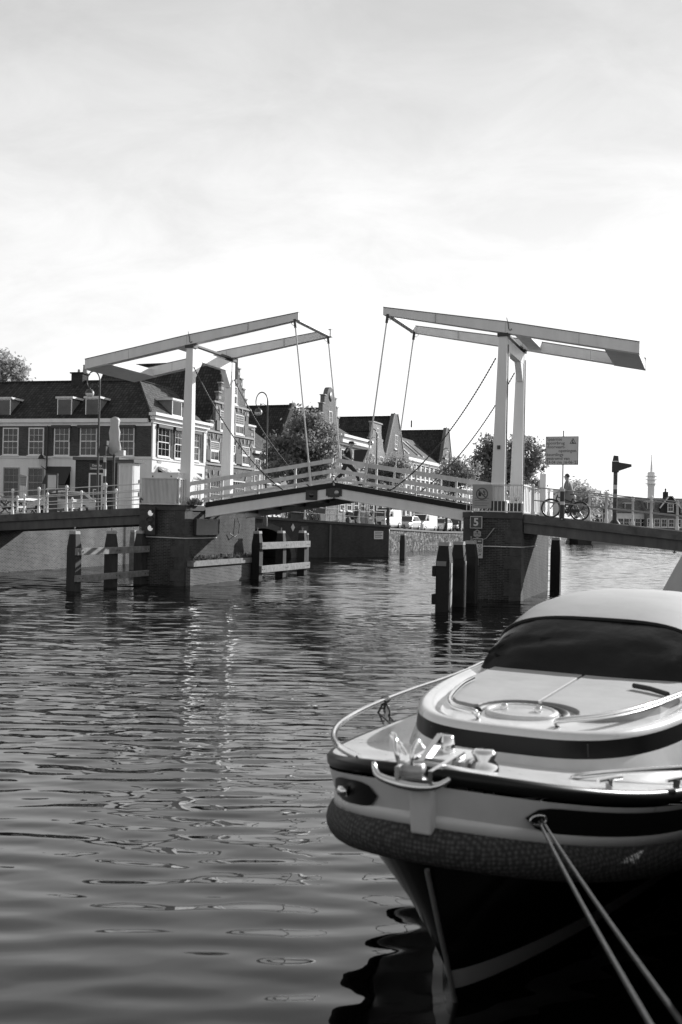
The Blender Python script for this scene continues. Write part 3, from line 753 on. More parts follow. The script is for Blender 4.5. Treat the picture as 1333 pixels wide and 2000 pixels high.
single('slim mooring pile with a white lit edge before the dark quay corner', 598, 1095, 1.95, .3, PILE_GREY)
single('plain dark mooring pile in front of the rough stone quay wall', 787, 1091, 1.95, .42, PILE_GREY)
single('slim pale mooring pile between the second and third piles of the left dolphin', 260, 1113, 2.15, .32, WOODLT)

# ------------------------------------------------------------------ signs and signals on the bridge
SIGNW = mat('sign_white', .6, .6, var=.1); SIGNG = mat('sign_grey', .34, .55, var=.1); SIGND = mat('sign_dark', .06, .5, var=.2)
LET_W = mat('white_lettering', .6, .6); LET_K = mat('black_lettering', .02, .6)
def br_rect(px0, py0, px1, py1, t): # rectangle given by two photo corners -> a0, a1, z0, z1
    a0, z1 = ONBR(px0, py0, t); a1, _ = ONBR(px1, py0, t); ac, _ = ONBR((px0+px1)/2, py0, t)
    _, z0 = ONBR((px0+px1)/2, py1, t); return a0, a1, z0, z1
# number five
a0, a1, z0, z1 = br_rect(919, 1008, 942.5, 1032, -.5)
t = bt('number_sign', 'square dark sign with a white five at the corner of the right pier', 'sign', (a0+a1)/2, -.5)
w = (a1-a0)/2
MB().box(-w, w, -.012, .012, z0, z1).build('board', LET_W, t); MB().box(-w+.025, w-.025, -.018, -.0125, z0+.025, z1-.025).build('field', SIGND, t)
text('lettering', '5', .42, LET_W, t, (0, -.02, z0+.1), align='CENTER')
MB().box(-.03, .03, .013, .05, .55, z1+.1).build('post', DARKMETAL, t)
# hexagon
a0, a1, z0, z1 = br_rect(925, 1034, 941, 1051, -.5)
t = bt('hexagon_sign', 'small pale hexagonal sign with arrows between the number and the route sign', 'sign', (a0+a1)/2, -.5)
R_ = (z1-z0)/2; c_ = (z0+z1)/2
hexa_ = lambda r_: [(r_*math.sin(i*math.pi/3), c_+r_*math.cos(i*math.pi/3)) for i in range(6)]
MB().prism(hexa_(R_), -.025, -.005).build('board', SIGNG, t)
mk = MB().box(-.012, .012, -.031, -.026, c_, c_+R_*.7).prism([(-.05, c_+.07), (.05, c_+.07), (0, c_+.13)], -.031, -.0261).box(-.1, -.03, -.031, -.0262, c_-.02, c_+.004).box(.03, .1, -.031, -.0263, c_-.02, c_+.004).box(-.06, .06, -.031, -.0264, c_-.1, c_-.085)
mk.build('symbol', LET_K, t)
# route panel
a0, a1, z0, z1 = br_rect(924, 1051.5, 944, 1090, -.5)
t = bt('route_sign', 'narrow white route sign with arrows and ringed numbers on the right pier', 'sign', (a0+a1)/2, -.5)
w = (a1-a0)/2; h = z1-z0
MB().box(-w, w, -.03, -.005, z0, z1).build('board', SIGNW, t)
MB().box(-w+.02, w-.02, -.036, -.031, z1-h*.27, z1-.02).build('field', SIGND, t)
mk = MB()
def arrow(m, x, z, s, kind):
    if kind == 'up': m.box(x-s*.1, x+s*.1, -.037, -.0312, z-s*.5, z+s*.2); m.prism([(x-s*.4, z+.05*s), (x+s*.4, z+.05*s), (x, z+s*.5)], -.0372, -.0313)
    if kind == 'left': m.box(x-s*.2, x+s*.5, -.037, -.0312, z-s*.1, z+s*.1); m.prism([(x-s*.05, z-.4*s), (x-s*.05, z+.4*s), (x-s*.5, z)], -.0372, -.0313)
    if kind == 'right': m.box(x-s*.4, x-s*.2, -.037, -.0312, z-s*.4, z+s*.2); m.box(x-s*.2+.001, x+s*.2, -.037, -.0312, z+s*.02, z+s*.2); m.prism([(x+s*.1, z-.2*s), (x+s*.1, z+.45*s), (x+s*.6, z+.1*s)], -.0372, -.0313)
def ringm(m, x, z, r0, r1, y=-.037, n=16):
    for i in range(n):
        a, b = 2*math.pi*i/n, 2*math.pi*(i+1)/n
        m.prism([(x+r0*math.cos(a), z+r0*math.sin(a)), (x+r1*math.cos(a), z+r1*math.sin(a)), (x+r1*math.cos(b), z+r1*math.sin(b)), (x+r0*math.cos(b), z+r0*math.sin(b))], y, y+.006)
rows = [z1-h*.38, z1-h*.61, z1-h*.84]
arrow(mk, -w*.45, rows[0], .09, 'up'); ringm(mk, w*.42, rows[0], .045, .06)
arrow(mk, -w*.45, rows[1], .09, 'left'); ringm(mk, w*.3, rows[1], .035, .047); ringm(mk, w*.62, rows[1], .035, .047)
ringm(mk, -w*.45, rows[2], .045, .06); arrow(mk, w*.42, rows[2], .1, 'right')
for k in (1, 2): mk.box(-w+.02, w-.02, -.036, -.0311, z1-h*(.27+.235*k)-.004, z1-h*(.27+.235*k)+.004)
mk.build('symbol', LET_K, t)
mk = MB(); ringm(mk, -w*.45, z1-h*.14, .035, .05, -.042); mk.box(0, w*.7, -.042, -.0365, z1-h*.16, z1-h*.11); mk.build('symbol', LET_W, t)
MB().box(-.03, .03, -.0, .03, z0-.25, z0+.3).box(-1.15, .03, -.005, .05, z0-.27, z0-.22).build('bracket', STEEL, t)
# prohibition board
a0, a1, z0, z1 = br_rect(924, 946, 961, 993, -.27)
t = bt('prohibition_sign', 'pale square board with a crossed ring pictogram on the guard railing', 'sign', (a0+a1)/2, -.27)
w = (a1-a0)/2
MB().box(-w, w, -.015, .015, z0, z1).build('board', SIGNG, t)
mk = MB(); cz_ = z1-w*.98; ringm(mk, 0, cz_, w*.52, w*.64, -.021, 24)
mk.beam((-w*.40, -.019, cz_+w*.40), (w*.40, -.019, cz_-w*.40), .008, .05, up=(.7, 0, .7)); mk.build('ring', mat('sign_ring', .09, .6), t)
mk = MB().box(-w*.38, -w*.1, -.0225, -.016, cz_-w*.25, cz_+w*.12).prism([(-w*.38, cz_+w*.13), (-w*.1, cz_+w*.13), (-w*.24, cz_+w*.3)], -.0222, -.016)
mk.box(w*.12, w*.2, -.0224, -.016, cz_+w*.1, cz_+w*.35).box(w*.25, w*.33, -.0224, -.016, cz_-w*.02, cz_+w*.3).box(w*.05, w*.4, -.0226, -.016, cz_-w*.1, cz_-w*.05)
mk.build('pictogram', LET_K, t)
mk = MB()
for k in range(4): mk.box(-w*.75, w*(.75-.2*(k % 2)), -.02, -.0155, z0+.38-k*.09, z0+.395-k*.09)
mk.build('small_print', mat('sign_ring', .09, .6), t)

# navigation notice on its pole
tt_ = -.22
a0, a1, z0, z1 = br_rect(1067, 853, 1131, 908, tt_)
t = bt('notice_sign', 'large pale text board on a thin pole beside the man with the bicycle', 'sign', ONBR(1098.5, 990, tt_)[0], tt_)
ox = ONBR(1098.5, 990, tt_)[0]; x0, x1 = a0-ox, a1-ox
MB().box(x0, x1, -.06, -.035, z0, z1).build('board', LET_K, t); MB().box(x0+.02, x1-.02, -.066, -.0605, z0+.02, z1-.02).build('field', mat('notice_field', .62, .55, var=.08), t)
lines = ['Spaarnse', 'spoorbrug', 'doorvaart-', '          openingen', 'beurtlings', 'gestremd van', "24-04 t/m 16-06-'23"]
hh = (z1-z0-.05)/7
for i, s_ in enumerate(lines):
    text('lettering', s_, hh*1.12, LET_K, t, (x0+.04, -.068, z1-.035-hh*(i+.82)), xs=.98 if i < 6 else .9, ext=.002, bold=False)
tx, tz, ts_ = x1-.2, z1-.2, .12
mk = MB()
tri = lambda s: [(tx-s, tz-s*.6), (tx+s, tz-s*.6), (tx, tz+s*1.1)]
mk.prism(tri(ts_), -.0705, -.0665).build('warning_triangle', LET_K, t)
MB().prism(tri(ts_*.72), -.075, -.071).build('triangle_field', SIGNW, t)
MB().box(tx-.03, tx+.01, -.079, -.0752, tz-.05, tz+.01).box(tx-.0, tx+.05, -.0788, -.0752, tz-.055, tz-.03).lathe([(0, 0), (.018, 0), (.018, .004), (0, .004)], (tx-.01, -.0792, tz+.04), 8, 'Y').build('pictogram', LET_K, t)
MB().tube([(0, -.0, raz(ox)-.05), (0, 0, z1+.22)], .026, 8).build('pole', STEEL, t)
zb_ = raz(ox)
MB().tube([(0, 0, zb_-.0), (0, 0, zb_+1.0)], .085, 10).build('pole_sleeve', BLACK, t)
MB().tube([(0, 0, zb_+.5), (0, 0, zb_+.62)], .088, 10).build('sleeve_band', LET_W, t)
MB().tube([(0, 0, zb_+1.0), (0, 0, zb_+1.1)], .088, 10).build('sleeve_band', LET_W, t)

# ship signal on the left pier
t = bt('ship_signal', 'black ship signal with two pale round lamps on the left pier front', 'signal', -14.75, -.95)
MB().box(-.24, .24, -.02, .1, 2.15, 3.3).build('backboard', BLACK, t)
LENS = mat('lit_signal_lens', .8, .3, emit=.3)
for z_, m_ in ((3.06, LENS), (2.74, DARKMETAL), (2.42, LENS)):
    MB().lathe([(.0, -.07), (.11, -.06), (.125, -.02), (.125, -.021)], (.02, 0, z_), 14, 'Y').build('lamp', m_, t)
    MB().tube([(.02+.15*math.cos(a), -.12, z_+.15*math.sin(a)) for a in [math.pi*k/10 for k in range(11)]], .03, 5).build('hood', BLACK, t)
MB().box(-.05, .05, .1, .3, 2.5, 2.6).build('bracket', DARKMETAL, t)

# road signals on striped posts
def striped(parent, z0, z1, r, n):
    for k in range(n):
        a, b = z0+(z1-z0)*k/n, z0+(z1-z0)*(k+1)/n
        MB().tube([(0, 0, a), (0, 0, b)], r, 10, caps=False).build('pole_band', BLACK if k % 2 else LET_W, parent)
ar, _ = ONBR(1201, 1015, 3.95)
zb_ = 2.9
t = bt('bridge_signal', 'dark traffic signal with a pointed hood on a speckled pole on the right span', 'signal', ar, 3.95)
MB().tube([(0, 0, zb_), (0, 0, 5.1)], .085, 10).build('pole', mat('stickered_pole', .10, .7, var=.95, vscale=9), t)
MB().lathe([(.3, zb_-.1), (.28, zb_+.05), (.1, zb_+.28), (.09, zb_+.5)], (0, 0, 0), 12).build('pole_foot', BLACK, t)
for k in range(2): MB().tube([(0, 0, 4.05+k*.36), (0, 0, 4.23+k*.36)], .089, 10).build('pole_band', LET_W if k else SIGNG, t)
MB().box(-.14, .13, -.12, .12, 5.1, 5.54).build('housing', BLACK, t)
MB().prism([(.131, 5.5), (.62, 5.42), (.62, 5.33), (.131, 5.16)], -.1, .1).build('hood', BLACK, t)
MB().prism([(-.12, 5.56), (.12, 5.56), (.1, 5.76), (-.08, 5.78)], -.09, .09).build('top_lamp', DARKMETAL, t)
al, _ = ONBR(204, 960, 4.15)
t = bt('bridge_signal', 'dark traffic signal on a black and white striped pole in front of the brick hut', 'signal', al, 4.15)
zl = lambda py: ONBR(205, py, 4.15)[1]
zq = zl(1000)
striped(t, zq-.3, zl(889), .075, 9)
MB().box(-.24, .14, -.15, .15, zl(890), zl(872)).prism([(-.36, zl(880)), (-.241, zl(888)), (-.241, zl(873))], -.1, .1).build('housing', BLACK, t)
MB().box(-.1, .16, -.12, .12, zl(870), zl(861)).build('top_lamp', DARKMETAL, t)
# covered signal: white sheet tied round a tall head
t = bt('covered_signal', 'tall signal head wrapped in white plastic sheet above the striped pole', 'signal', al+.12, 4.75)
zl = lambda py: ONBR(205, py, 4.75)[1]
prof = [(.10, zl(888)), (.34, zl(884)), (.32, zl(872)), (.25, zl(860)), (.27, zl(845)), (.22, zl(832)), (.26, zl(822)), (.2, zl(817)), (.05, zl(815))]
b = MB(); rows = []; rg = random.Random(5)
ph = [rg.uniform(.82, 1.18) for _ in range(18)]
for i, (r_, z_) in enumerate(prof):
    rows.append([(r_*ph[(k+i) % 18]*rg.uniform(.93, 1.07)*math.cos(2*math.pi*k/18), r_*.8*ph[k]*math.sin(2*math.pi*k/18), z_+rg.uniform(-.03, .03)) for k in range(18)])
b.grid(rows, True, True); b.poly(*rows[-1]); b.build('sheet', mat('white_sheet', .72, .45, trans=.3), t)
MB().tube([(0, 0, zq-.3), (0, 0, zl(884))], .06, 8).build('pole', DARKMETAL, t)
MB().box(.1, .62, -.1, .1, zl(890), zl(880)).build('covered_arm', WHITE_OLD, t)

# ------------------------------------------------------------------ crook street lamps
def lamp(label, px, pyb, Y, H, group='crook street lamps'):
    p = P(px, pyb, Y); t = thing('street_lamp', label, 'street lamp', (p.x, p.y, 2.4), rad(-8), group)
    MB().lathe([(.16, 0), (.16, .5), (.1, .7), (.075, 1.4), (.055, H-1.7)], (0, 0, 0), 10).build('pole', mat('lamp_green', .06, .45, var=.2), t)
    rx_, rz_ = .40, .62; cz_ = H-rz_
    pts = [(0, 0, H-1.75), (0, 0, cz_-.3)]+[(-rx_+rx_*math.cos(a), 0, cz_+rz_*math.sin(a)) for a in [math.pi*k/14 for k in range(0, 15)]]
    pts += [(-.79, 0, cz_-.16), (-.72, 0, cz_-.32), (-.60, 0, cz_-.36), (-.48, 0, cz_-.28), (-.46, 0, cz_-.12)]
    MB().tube(pts, [.05]*3+[.042]*9+[.034]*(len(pts)-12), 7).build('crook', MATS['lamp_green'], t)
    MB().tube([(0, 0, cz_-.5), (-.12, 0, cz_-.24), (-.3, 0, cz_-.14), (-.48, 0, cz_-.22)], .02, 6).build('brace', MATS['lamp_green'], t)
    gx, gz = -.62, cz_-.72
    MB().lathe([(.03, .36), (.05, .27), (.16, .23), (.25, .1), (.27, 0)], (gx, 0, gz), 16).build('shade', MATS['lamp_green'], t)
    MB().lathe([(.262, -.002), (.24, -.10), (.14, -.19), (0, -.21)], (gx, 0, gz), 16).build('globe', mat('lamp_globe', .7, .15, spec=.6), t)
    return t
lamp('tall crook street lamp before the corner house, globe over its right dormer', 190, 990, 60, 9.2)
lamp('tall crook street lamp between the step gabled house and the big tree', 519, 990, 66, 8.9)
lamp('crook street lamp in front of the bell gabled house', 734, 990, 93, 9.1)
lamp('farthest crook street lamp before the last pointed gable', 876, 990, 118, 9.3)

# ------------------------------------------------------------------ left quay: keeper's hut, kiosk, boards, gates
hp = P(228, 1003, 67.5); GR = 2.93
t = thing('keepers_hut', 'dark brick bridge hut with flat roof, white framed door and name panel', 'hut', (hp.x, hp.y, GR), -rad(6))
z_ = lambda py: P(185, py, 67.8).z-GR
MB().box(-2.95, 0, 0, 2.2, -.2, z_(899)).build('wall', BRICK_DK, t)
MB().box(-3.1, .15, -.16, 2.35, z_(899), z_(893)).build('roof', mat('roof_felt', .12, .8, var=.2), t)
dx0, dx1 = -1.98, -1.0
d = MB().box(dx0, dx0+.1, -.06, .05, -.1, z_(924)).box(dx1-.1, dx1, -.06, .05, -.1, z_(924)).box(dx0+.1, dx1-.1, -.06, .05, z_(924)-.1, z_(924)).build('door_frame', WHITE_OLD, t)
dr = MB().box(dx0+.1, dx1-.1, -.02, .05, -.1, z_(924)-.1).build('door', DARKMETAL, t)
MB().box(dx0+.3, dx1-.3, -.035, -.021, 1.1, 1.75).build('frame', WHITE_OLD, dr); MB().box(dx0+.36, dx1-.36, -.045, -.036, 1.16, 1.69).build('pane', GLASS, dr)
MB().box(-1.95, -.9, -.05, -.005, z_(918.5), z_(905.5)).build('name_panel', SIGND, t)
text('lettering', 'Douche', .21, LET_W, t, (-1.42, -.056, z_(911.3)), align='CENTER', ext=.003)
text('lettering', 'Gravestenenbrug', .21, LET_W, t, (-1.42, -.056, z_(917)), align='CENTER', ext=.003, xs=.66)
kp = P(258, 1003, 63.0)
t = thing('kiosk', 'narrow white kiosk with dark cornice beside the brick hut', 'kiosk', (kp.x, kp.y, GR), BZ)
z_ = lambda py: P(255, py, 63).z-GR
b = MB().box(-1.02, 0, 0, .82, -.2, z_(904)); b.build('wall', WHITE, t)
MB().box(-1.2, .2, -.2, 1.05, z_(904), z_(900.5)).build('cornice', mat('roof_felt', .12, .8), t); MB().plan([(-1.12, -.1), (.12, -.1), (.12, .95), (-1.12, .95)], z_(900.5), z_(897.5)).build('roof', DARKMETAL, t)
pn = MB().box(-.92, -.1, -.02, -.002, .3, z_(904)-.15).box(.002, .02, .1, .72, .3, z_(904)-.12); pn.build('panel', WHITE_OLD, t)
MB().box(.021, .06, .68, .74, 1.2, 1.5).box(.021, .06, .68, .74, 2.1, 2.3).build('hinge', DARKMETAL, t)
ip = P(101, 1000, 61)
t = thing('info_board', 'lit white information board in a dark frame behind the left railing', 'board', (ip.x, ip.y, GR), rad(-6))
MB().box(-.36, -.28, -.05, .05, -.2, 2.4).box(.28, .36, -.05, .05, -.2, 2.4).box(-.36, .36, -.06, .06, 2.4, 2.48).build('frame', DARKMETAL, t)
MB().box(-.279, .279, -.03, .03, 1.6, 2.39).build('panel', SIGNW, t); MB().box(-.34, .34, -.07, .07, 1.5, 1.57).build('ledge', WHITE, t)
MB().box(-.27, .27, -.03, .03, -.1, 1.3).build('lower_panel', SIGND, t)
sp_ = P(44, 1000, 61)
t = thing('placard', 'small pale placard on a thin pole in front of the left ground floor window', 'sign', (sp_.x, sp_.y, GR), rad(-4))
MB().prism([(-.26, 1.72), (.22, 1.64), (.26, 2.28), (-.2, 2.4)], -.02, .02).build('board', SIGNG, t)
mk = MB()
for k in range(5): mk.box(-.17+.015*k, .2, -.026, -.021, 2.2-k*.11-.005, 2.215-k*.11)
mk.build('small_print', DARKMETAL, t); MB().tube([(0, .03, -.2), (0, .03, 1.8)], .02, 6).build('pole', STEEL, t)
GATEW = mat('bright_gate_paint', .85, .5, var=.06)
def white_gate(label, px0, px1, Y, n, h=1.05):
    a = P(px0, 1000, Y); b = P(px1, 1000, Y+4.0); d = (b-a); L = math.hypot(d.x, d.y); r_ = math.atan2(d.y, d.x)
    t = thing('white_gate', label, 'gate', (a.x, a.y, GR-.05), r_)
    for i in range(n+1):
        x = L*i/n; MB().lathe([(.07, -.2), (.07, .3), (.05, .36), (.05, h-.1), (.08, h-.06), (.06, h+.04), (0, h+.07)], (x, 0, 0), 8).build('post', GATEW, t)
    MB().box(0, L, -.04, .04, h-.19, h-.06).build('bar', GATEW, t); MB().box(0, L, -.04, .04, .40, .51).build('bar', GATEW, t); MB().box(0, L, -.04, .04, .0, .11).build('bar', GATEW, t)
white_gate('left white bar gate on the quay beside the parked bicycles', 34, 82, 60, 1)
white_gate('middle white bar gate on the quay in front of the lit information board', 87, 134, 61, 3)
white_gate('right white bar gate on the quay before the door of the brick hut', 141, 190, 62, 4)

# wall lantern on the corner house is built with the house; bicycles and people follow
def bike_mesh_parts(t, lean=0.0, step=True, m=BLACK):
    """bicycle heading -x, wheels at x = -.53 and .53"""
    R = .345
    for x in (-.54, .54):
        w = MB().tube([(x+R*math.cos(2*math.pi*k/28), 0, R+R*math.sin(2*math.pi*k/28)) for k in range(28)], .030, 6, closed=True).build('wheel', RUBBER, t)
        MB().tube([(x+(R-.035)*math.cos(2*math.pi*k/24), 0, R+(R-.035)*math.sin(2*math.pi*k/24)) for k in range(24)], .012, 5, closed=True).build('rim', STEEL, w)
        sp = MB()
        for k in range(14):
            a = 2*math.pi*k/14; sp.tube([(x, .03*(-1)**k, R), (x+(R-.04)*math.cos(a), 0, R+(R-.04)*math.sin(a))], .0028, 3)
        sp.tube([(x, -.05, R), (x, .05, R)], .025, 8); sp.build('spokes', STEEL, w)
        f = MB(); rr = R+.035
        rows = [[(x+rr*math.cos(a), y, R+rr*math.sin(a)) for y in (-.03, 0, .03)] for a in [rad(20+8*k) for k in range(18)]]
        f.grid(rows); f.build('mudguard', m, w)
    hub_r, hub_f = (.54, R), (-.54, R); bb = (.08, .30); seat = (.24, .80); head_t, head_b = (-.34, .88), (-.38, .70)
    q = lambda p, y=0: (p[0], y, p[1])
    fr = MB()
    for p, w, r_ in ((bb, seat, .024), (head_b, bb, .026), ((head_t[0]-.01, head_t[1]-.08), (.2, .66), .022), (bb, hub_r, .016), (seat, hub_r, .015), (head_t, head_b, .026)):
        fr.tube([q(p), q(w)], r_, 7)
    fr.build('frame', m, t)
    MB().tube([q(head_b, .0), (-.43, .05, .55), q(hub_f, .05)], .012, 6).tube([q(head_b, .0), (-.43, -.05, .55), q(hub_f, -.05)], .012, 6).build('fork', m, t)
    hb = MB().tube([q(head_t), (-.33, 0, 1.02)], .014, 6).tube([(-.12, -.30, 1.03), (-.28, -.27, 1.07), (-.36, -.1, 1.06), (-.36, .1, 1.06), (-.28, .27, 1.07), (-.12, .30, 1.03)], .012, 6).build('handlebar', STEEL, t)
    for s in (-1, 1): MB().tube([(-.12, .3*s, 1.03), (-.24, .28*s, 1.06)], .018, 6).build('grip', RUBBER, hb)
    MB().tube([q(seat), (.26, 0, .93)], .014, 6).build('seat_post', STEEL, t)
    sd_ = MB(); sd_.grid([[(x, y*w_, .95+.03*abs(y)*0+dz-.03*abs(y)) for y in (-1, -.5, 0, .5, 1)] for x, w_, dz in ((.12, .025, .0), (.2, .04, .01), (.3, .09, .02), (.38, .11, .035), (.41, .08, .03))]); sd_.build('saddle', RUBBER, t)
    MB().box(.36, .84, -.06, .06, .745, .76).tube([(.78, .06, .745), (.56, .06, R)], .008, 5).tube([(.78, -.06, .745), (.56, -.06, R)], .008, 5).build('carrier', m, t)
    MB().lathe([(0, -.012), (.1, -.012), (.1, .012), (0, .012)], (bb[0], -.05, bb[1]), 14, 'Y').prism([(bb[0], bb[1]-.06), (bb[0], bb[1]+.08), (.54, R+.06), (.54, R-.05)], -.065, -.045).build('chain_case', m, t)
    cr = MB()
    for s in (-1, 1): cr.beam((bb[0], .07*s, bb[1]), (bb[0]+.12*s, .09*s, bb[1]-.12*s), .014, .02); cr.box(bb[0]+.12*s-.05, bb[0]+.12*s+.05, min(.1*s, .18*s), max(.1*s, .18*s), bb[1]-.12*s-.015, bb[1]-.12*s+.015)
    cr.build('crank', STEEL, t)
    MB().lathe([(0, 0), (.045, 0), (.05, -.05), (0, -.08)], (-.44, 0, .9), 10, 'X').build('headlight', STEEL, t)
    return t
def bicycle(label, p, rz, group=None):
    t = thing('bicycle', label, 'bicycle', p, rz, group); return bike_mesh_parts(t)
bp0 = B0+A3*2.92+T3*1.15
ab_, _ = ONBR(1074, 1008, 1.15); ac_, _ = ONBR(1131, 1015, 1.15); amid = (ab_+ac_)/2
sl = math.atan2(raz(amid+.5)-raz(amid-.5), 1.0)
bkp = BR(amid, 1.15, raz(amid)-.02)
bike1 = bicycle('black city bicycle pushed by the man on the right span, wheels beside the sign pole', bkp, BZ)
bike1.rotation_euler = (0, -sl, BZ); bike1.scale = (1.02, 1.02, 1.02)
for i, (px, Y, rz_, lb) in enumerate(((4, 60.5, .6, 'dark parked bicycle at the left frame edge, front of the tangle'), (16, 61.5, .2, 'dark parked bicycle just left of the white bar gate'), (58, 63.5, 1.0, 'dark parked bicycle seen behind the left white bar gate'), (70, 64.2, -.4, 'dark parked bicycle leaning behind the right end of the left gate'))):
    p = P(px, 1000, Y); b_ = dup(bike1, (p.x, p.y, 2.94), rz_, lb); b_['group'] = 'bicycles parked on the left quay'; b_.scale = (1, 1, 1); b_.rotation_euler = (rad(6), 0, rz_)
dirw = math.atan2(dd.y, dd.x)
for i, (px, off, rz_, lb) in enumerate(((556, 1.2, .2, 'parked bicycle left of the first railing posts under the left leaf'), (583, 1.5, 1.1, 'parked bicycle between the left railing posts under the left leaf'), (628, 1.3, .3, 'parked bicycle right of the dark planter under the bridge middle'), (640, 2.2, 1.9, 'parked bicycle with a crate behind the quay railing under the bridge middle'))):
    dd_ray = ray(px, 1000); k = ((p0-Vector((0, 0, 0))).cross(dd).z)/(Vector((dd_ray.x, dd_ray.y, 0)).cross(dd).z)
    p = Vector((dd_ray.x*k, dd_ray.y*k, 0))+Vector((-dd.y, dd.x, 0))*off
    s_ = (p-ps).dot(dd); b_ = dup(bike1, (p.x, p.y, zt(s_)-.02), dirw+rz_, lb); b_['group'] = 'bicycles parked behind the quay railing'; b_.scale = (1, 1, 1); b_.rotation_euler = (rad(5), 0, dirw+rz_)
def on_corner(px, off):
    d_ = ray(px, 1000); k = (p0.cross(dd).z)/(Vector((d_.x, d_.y, 0)).cross(dd).z)
    p = Vector((d_.x*k, d_.y*k, 0))+Vector((-dd.y, dd.x, 0))*off; return Vector((p.x, p.y, zt((p-ps).dot(dd))))
# things behind the quay railing
p = on_corner(611, 2.0)
t = thing('planter', 'low dark planter box behind the quay railing', 'planter', p, dirw)
MB().box(-.75, .75, -.3, .3, -.1, .42).build('box', DARKMETAL, t)
p = on_corner(670, 3.0)
t = thing('advertising_column', 'tall dark advertising column behind the quay railing under the bridge middle', 'column', p, dirw)
MB().box(-.62, .62, -.3, .3, -.1, 2.9).build('body', SIGND, t); MB().box(.2, .5, -.33, -.301, 2.1, 2.4).box(.2, .5, -.33, -.301, 1.5, 1.9).build('poster', SIGNG, t)
p = on_corner(687, 2.6)
t = thing('notice_board', 'white notice sheet board right of the dark advertising column', 'board', p, dirw)
MB().box(-.28, .28, -.03, .03, .9, 2.3).build('sheet', SIGNW, t); MB().tube([(0, .05, -.1), (0, .05, 2.3)], .03, 6).build('post', STEEL, t)
p = on_corner(653, 1.5)
t = thing('white_crate', 'white crate standing among the bicycles behind the quay railing', 'crate', p, dirw)
MB().hexa([(-.3, -.25, 0), (.3, -.25, 0), (.3, .25, 0), (-.3, .25, 0)], [(-.36, -.3, .55), (.36, -.3, .55), (.36, .3, .55), (-.36, .3, .55)]).build('tub', SIGNW, t)
# scooter
p = on_corner(711, 1.4)
t = thing('motor_scooter', 'dark motor scooter parked behind the right part of the quay railing', 'scooter', p, dirw+.25)
for x in (-.6, .6):
    w = MB().lathe([(.1, -.05), (.2, -.06), (.24, -.03), (.24, .03), (.2, .06), (.1, .05)], (x, 0, .24), 18, 'Y').build('wheel', RUBBER, t)
    MB().lathe([(0, -.03), (.1, -.03), (.1, .03), (0, .03)], (x, 0, .24), 12, 'Y').build('rim', STEEL, w)
MB().prism([(-.7, .5), (-.05, .48), (.05, .28), (.35, .28), (.5, .5), (.62, 1.0), (.55, 1.02), (.4, .55), (.3, .4), (.1, .42), (0, .72), (-.75, .76)], -.16, .16).build('body', BLACK, t)
MB().prism([(-.72, .77), (-.02, .73), (-.05, .83), (-.7, .86)], -.14, .14).build('seat', RUBBER, t)
MB().tube([(.57, 0, 1.0), (.52, 0, 1.1), (.46, -.3, 1.14)], .018, 6).tube([(.52, 0, 1.1), (.46, .3, 1.14)], .018, 6).build('handlebar', DARKMETAL, t)
MB().prism([(.5, .45), (.66, .4), (.72, .98), (.62, 1.02)], -.2, .2).build('leg_shield', SIGNG, t)

# ------------------------------------------------------------------ houses
KC = P(295, 1000, 75.0); KC.z = 0
PHW = rad(13.6)
RZT = math.pi/2 - TH                 # local x along the canal, local y into the houses
def window(par, M, x0, x1, z0, z1, nx=2, nz=2, fr=.09, sill=True, head=False, glass=None, frm=None, rail=True, dep=.06):
    frm = frm or WHITE; b = MB(M)
    b.box(x0, x0+fr, -dep, .02, z0, z1).box(x1-fr, x1, -dep, .02, z0, z1).box(x0+fr, x1-fr, -dep, .02, z1-fr, z1).box(x0+fr, x1-fr, -dep, .02, z0, z0+fr)
    if sill: b.box(x0-.08, x1+.08, -dep-.08, .02, z0-.1, z0-.001)
    if head: b.box(x0-.1, x1+.1, -dep-.04, .02, z1+.001, z1+.14)
    m_ = .024
    for i in range(1, nx):
        x = x0+fr+(x1-x0-2*fr)*i/nx; b.box(x-m_/2, x+m_/2, -dep+.02, .0, z0+fr, z1-fr)
    for k in range(1, nz):
        z = z0+fr+(z1-z0-2*fr)*k/nz; mm = .035 if (rail and k == nz//2) else m_/2
        b.box(x0+fr, x1-fr, -dep+.018, .0, z-mm, z+mm)
    w = b.build('window', frm, par)
    MB(M).box(x0+fr, x1-fr, -.022, -.004, z0+fr, z1-fr).build('pane', glass or GLASS, w)
    return w
def sunblind(par, M, x0, x1, z, h=.22, drop=1.1):
    b = MB(M).prism([(x0, z), (x1, z), (x1, z-h), (x0, z-h)], -.24, -.0)
    b.box(x0, x0+.05, -.16, -.1, z-h-drop, z-h).box(x1-.05, x1, -.16, -.1, z-h-drop, z-h)
    return b.build('sunblind', DARKMETAL, par)
def roof_quad(par, pts, m, name='roof', th=.12):
    p = [Vector(q) for q in pts]; n = (p[1]-p[0]).cross(p[2]-p[0]).normalized()
    if n.z < 0: p = p[::-1]; n = -n
    lo = [q-n*th for q in p]; k = len(p)
    b = MB(); b._add(lo+p, [tuple(range(k-1, -1, -1)), tuple(range(k, 2*k))]+[(i, (i+1) % k, (i+1) % k+k, i+k) for i in range(k)])
    return b.build(name, m, par)
def dormer(par, M, x0, x1, z0, z1, back, roofm=None):
    """dormer with front at y=0 in the frame M"""
    d = MB(M).box(x0+.06, x1-.06, .02, back, z0, z1-.1).build('dormer', mat('dormer_cheek', .2, .8, var=.2), par)
    MB(M).box(x0-.12, x1+.12, -.12, back+.6, z1-.099, z1+.06).build('dormer_roof', WHITE_OLD, d)
    window(par, M, x0, x1, z0, z1-.1, 4, 3, .07, sill=True, dep=.03)
    return d
G0 = 2.93
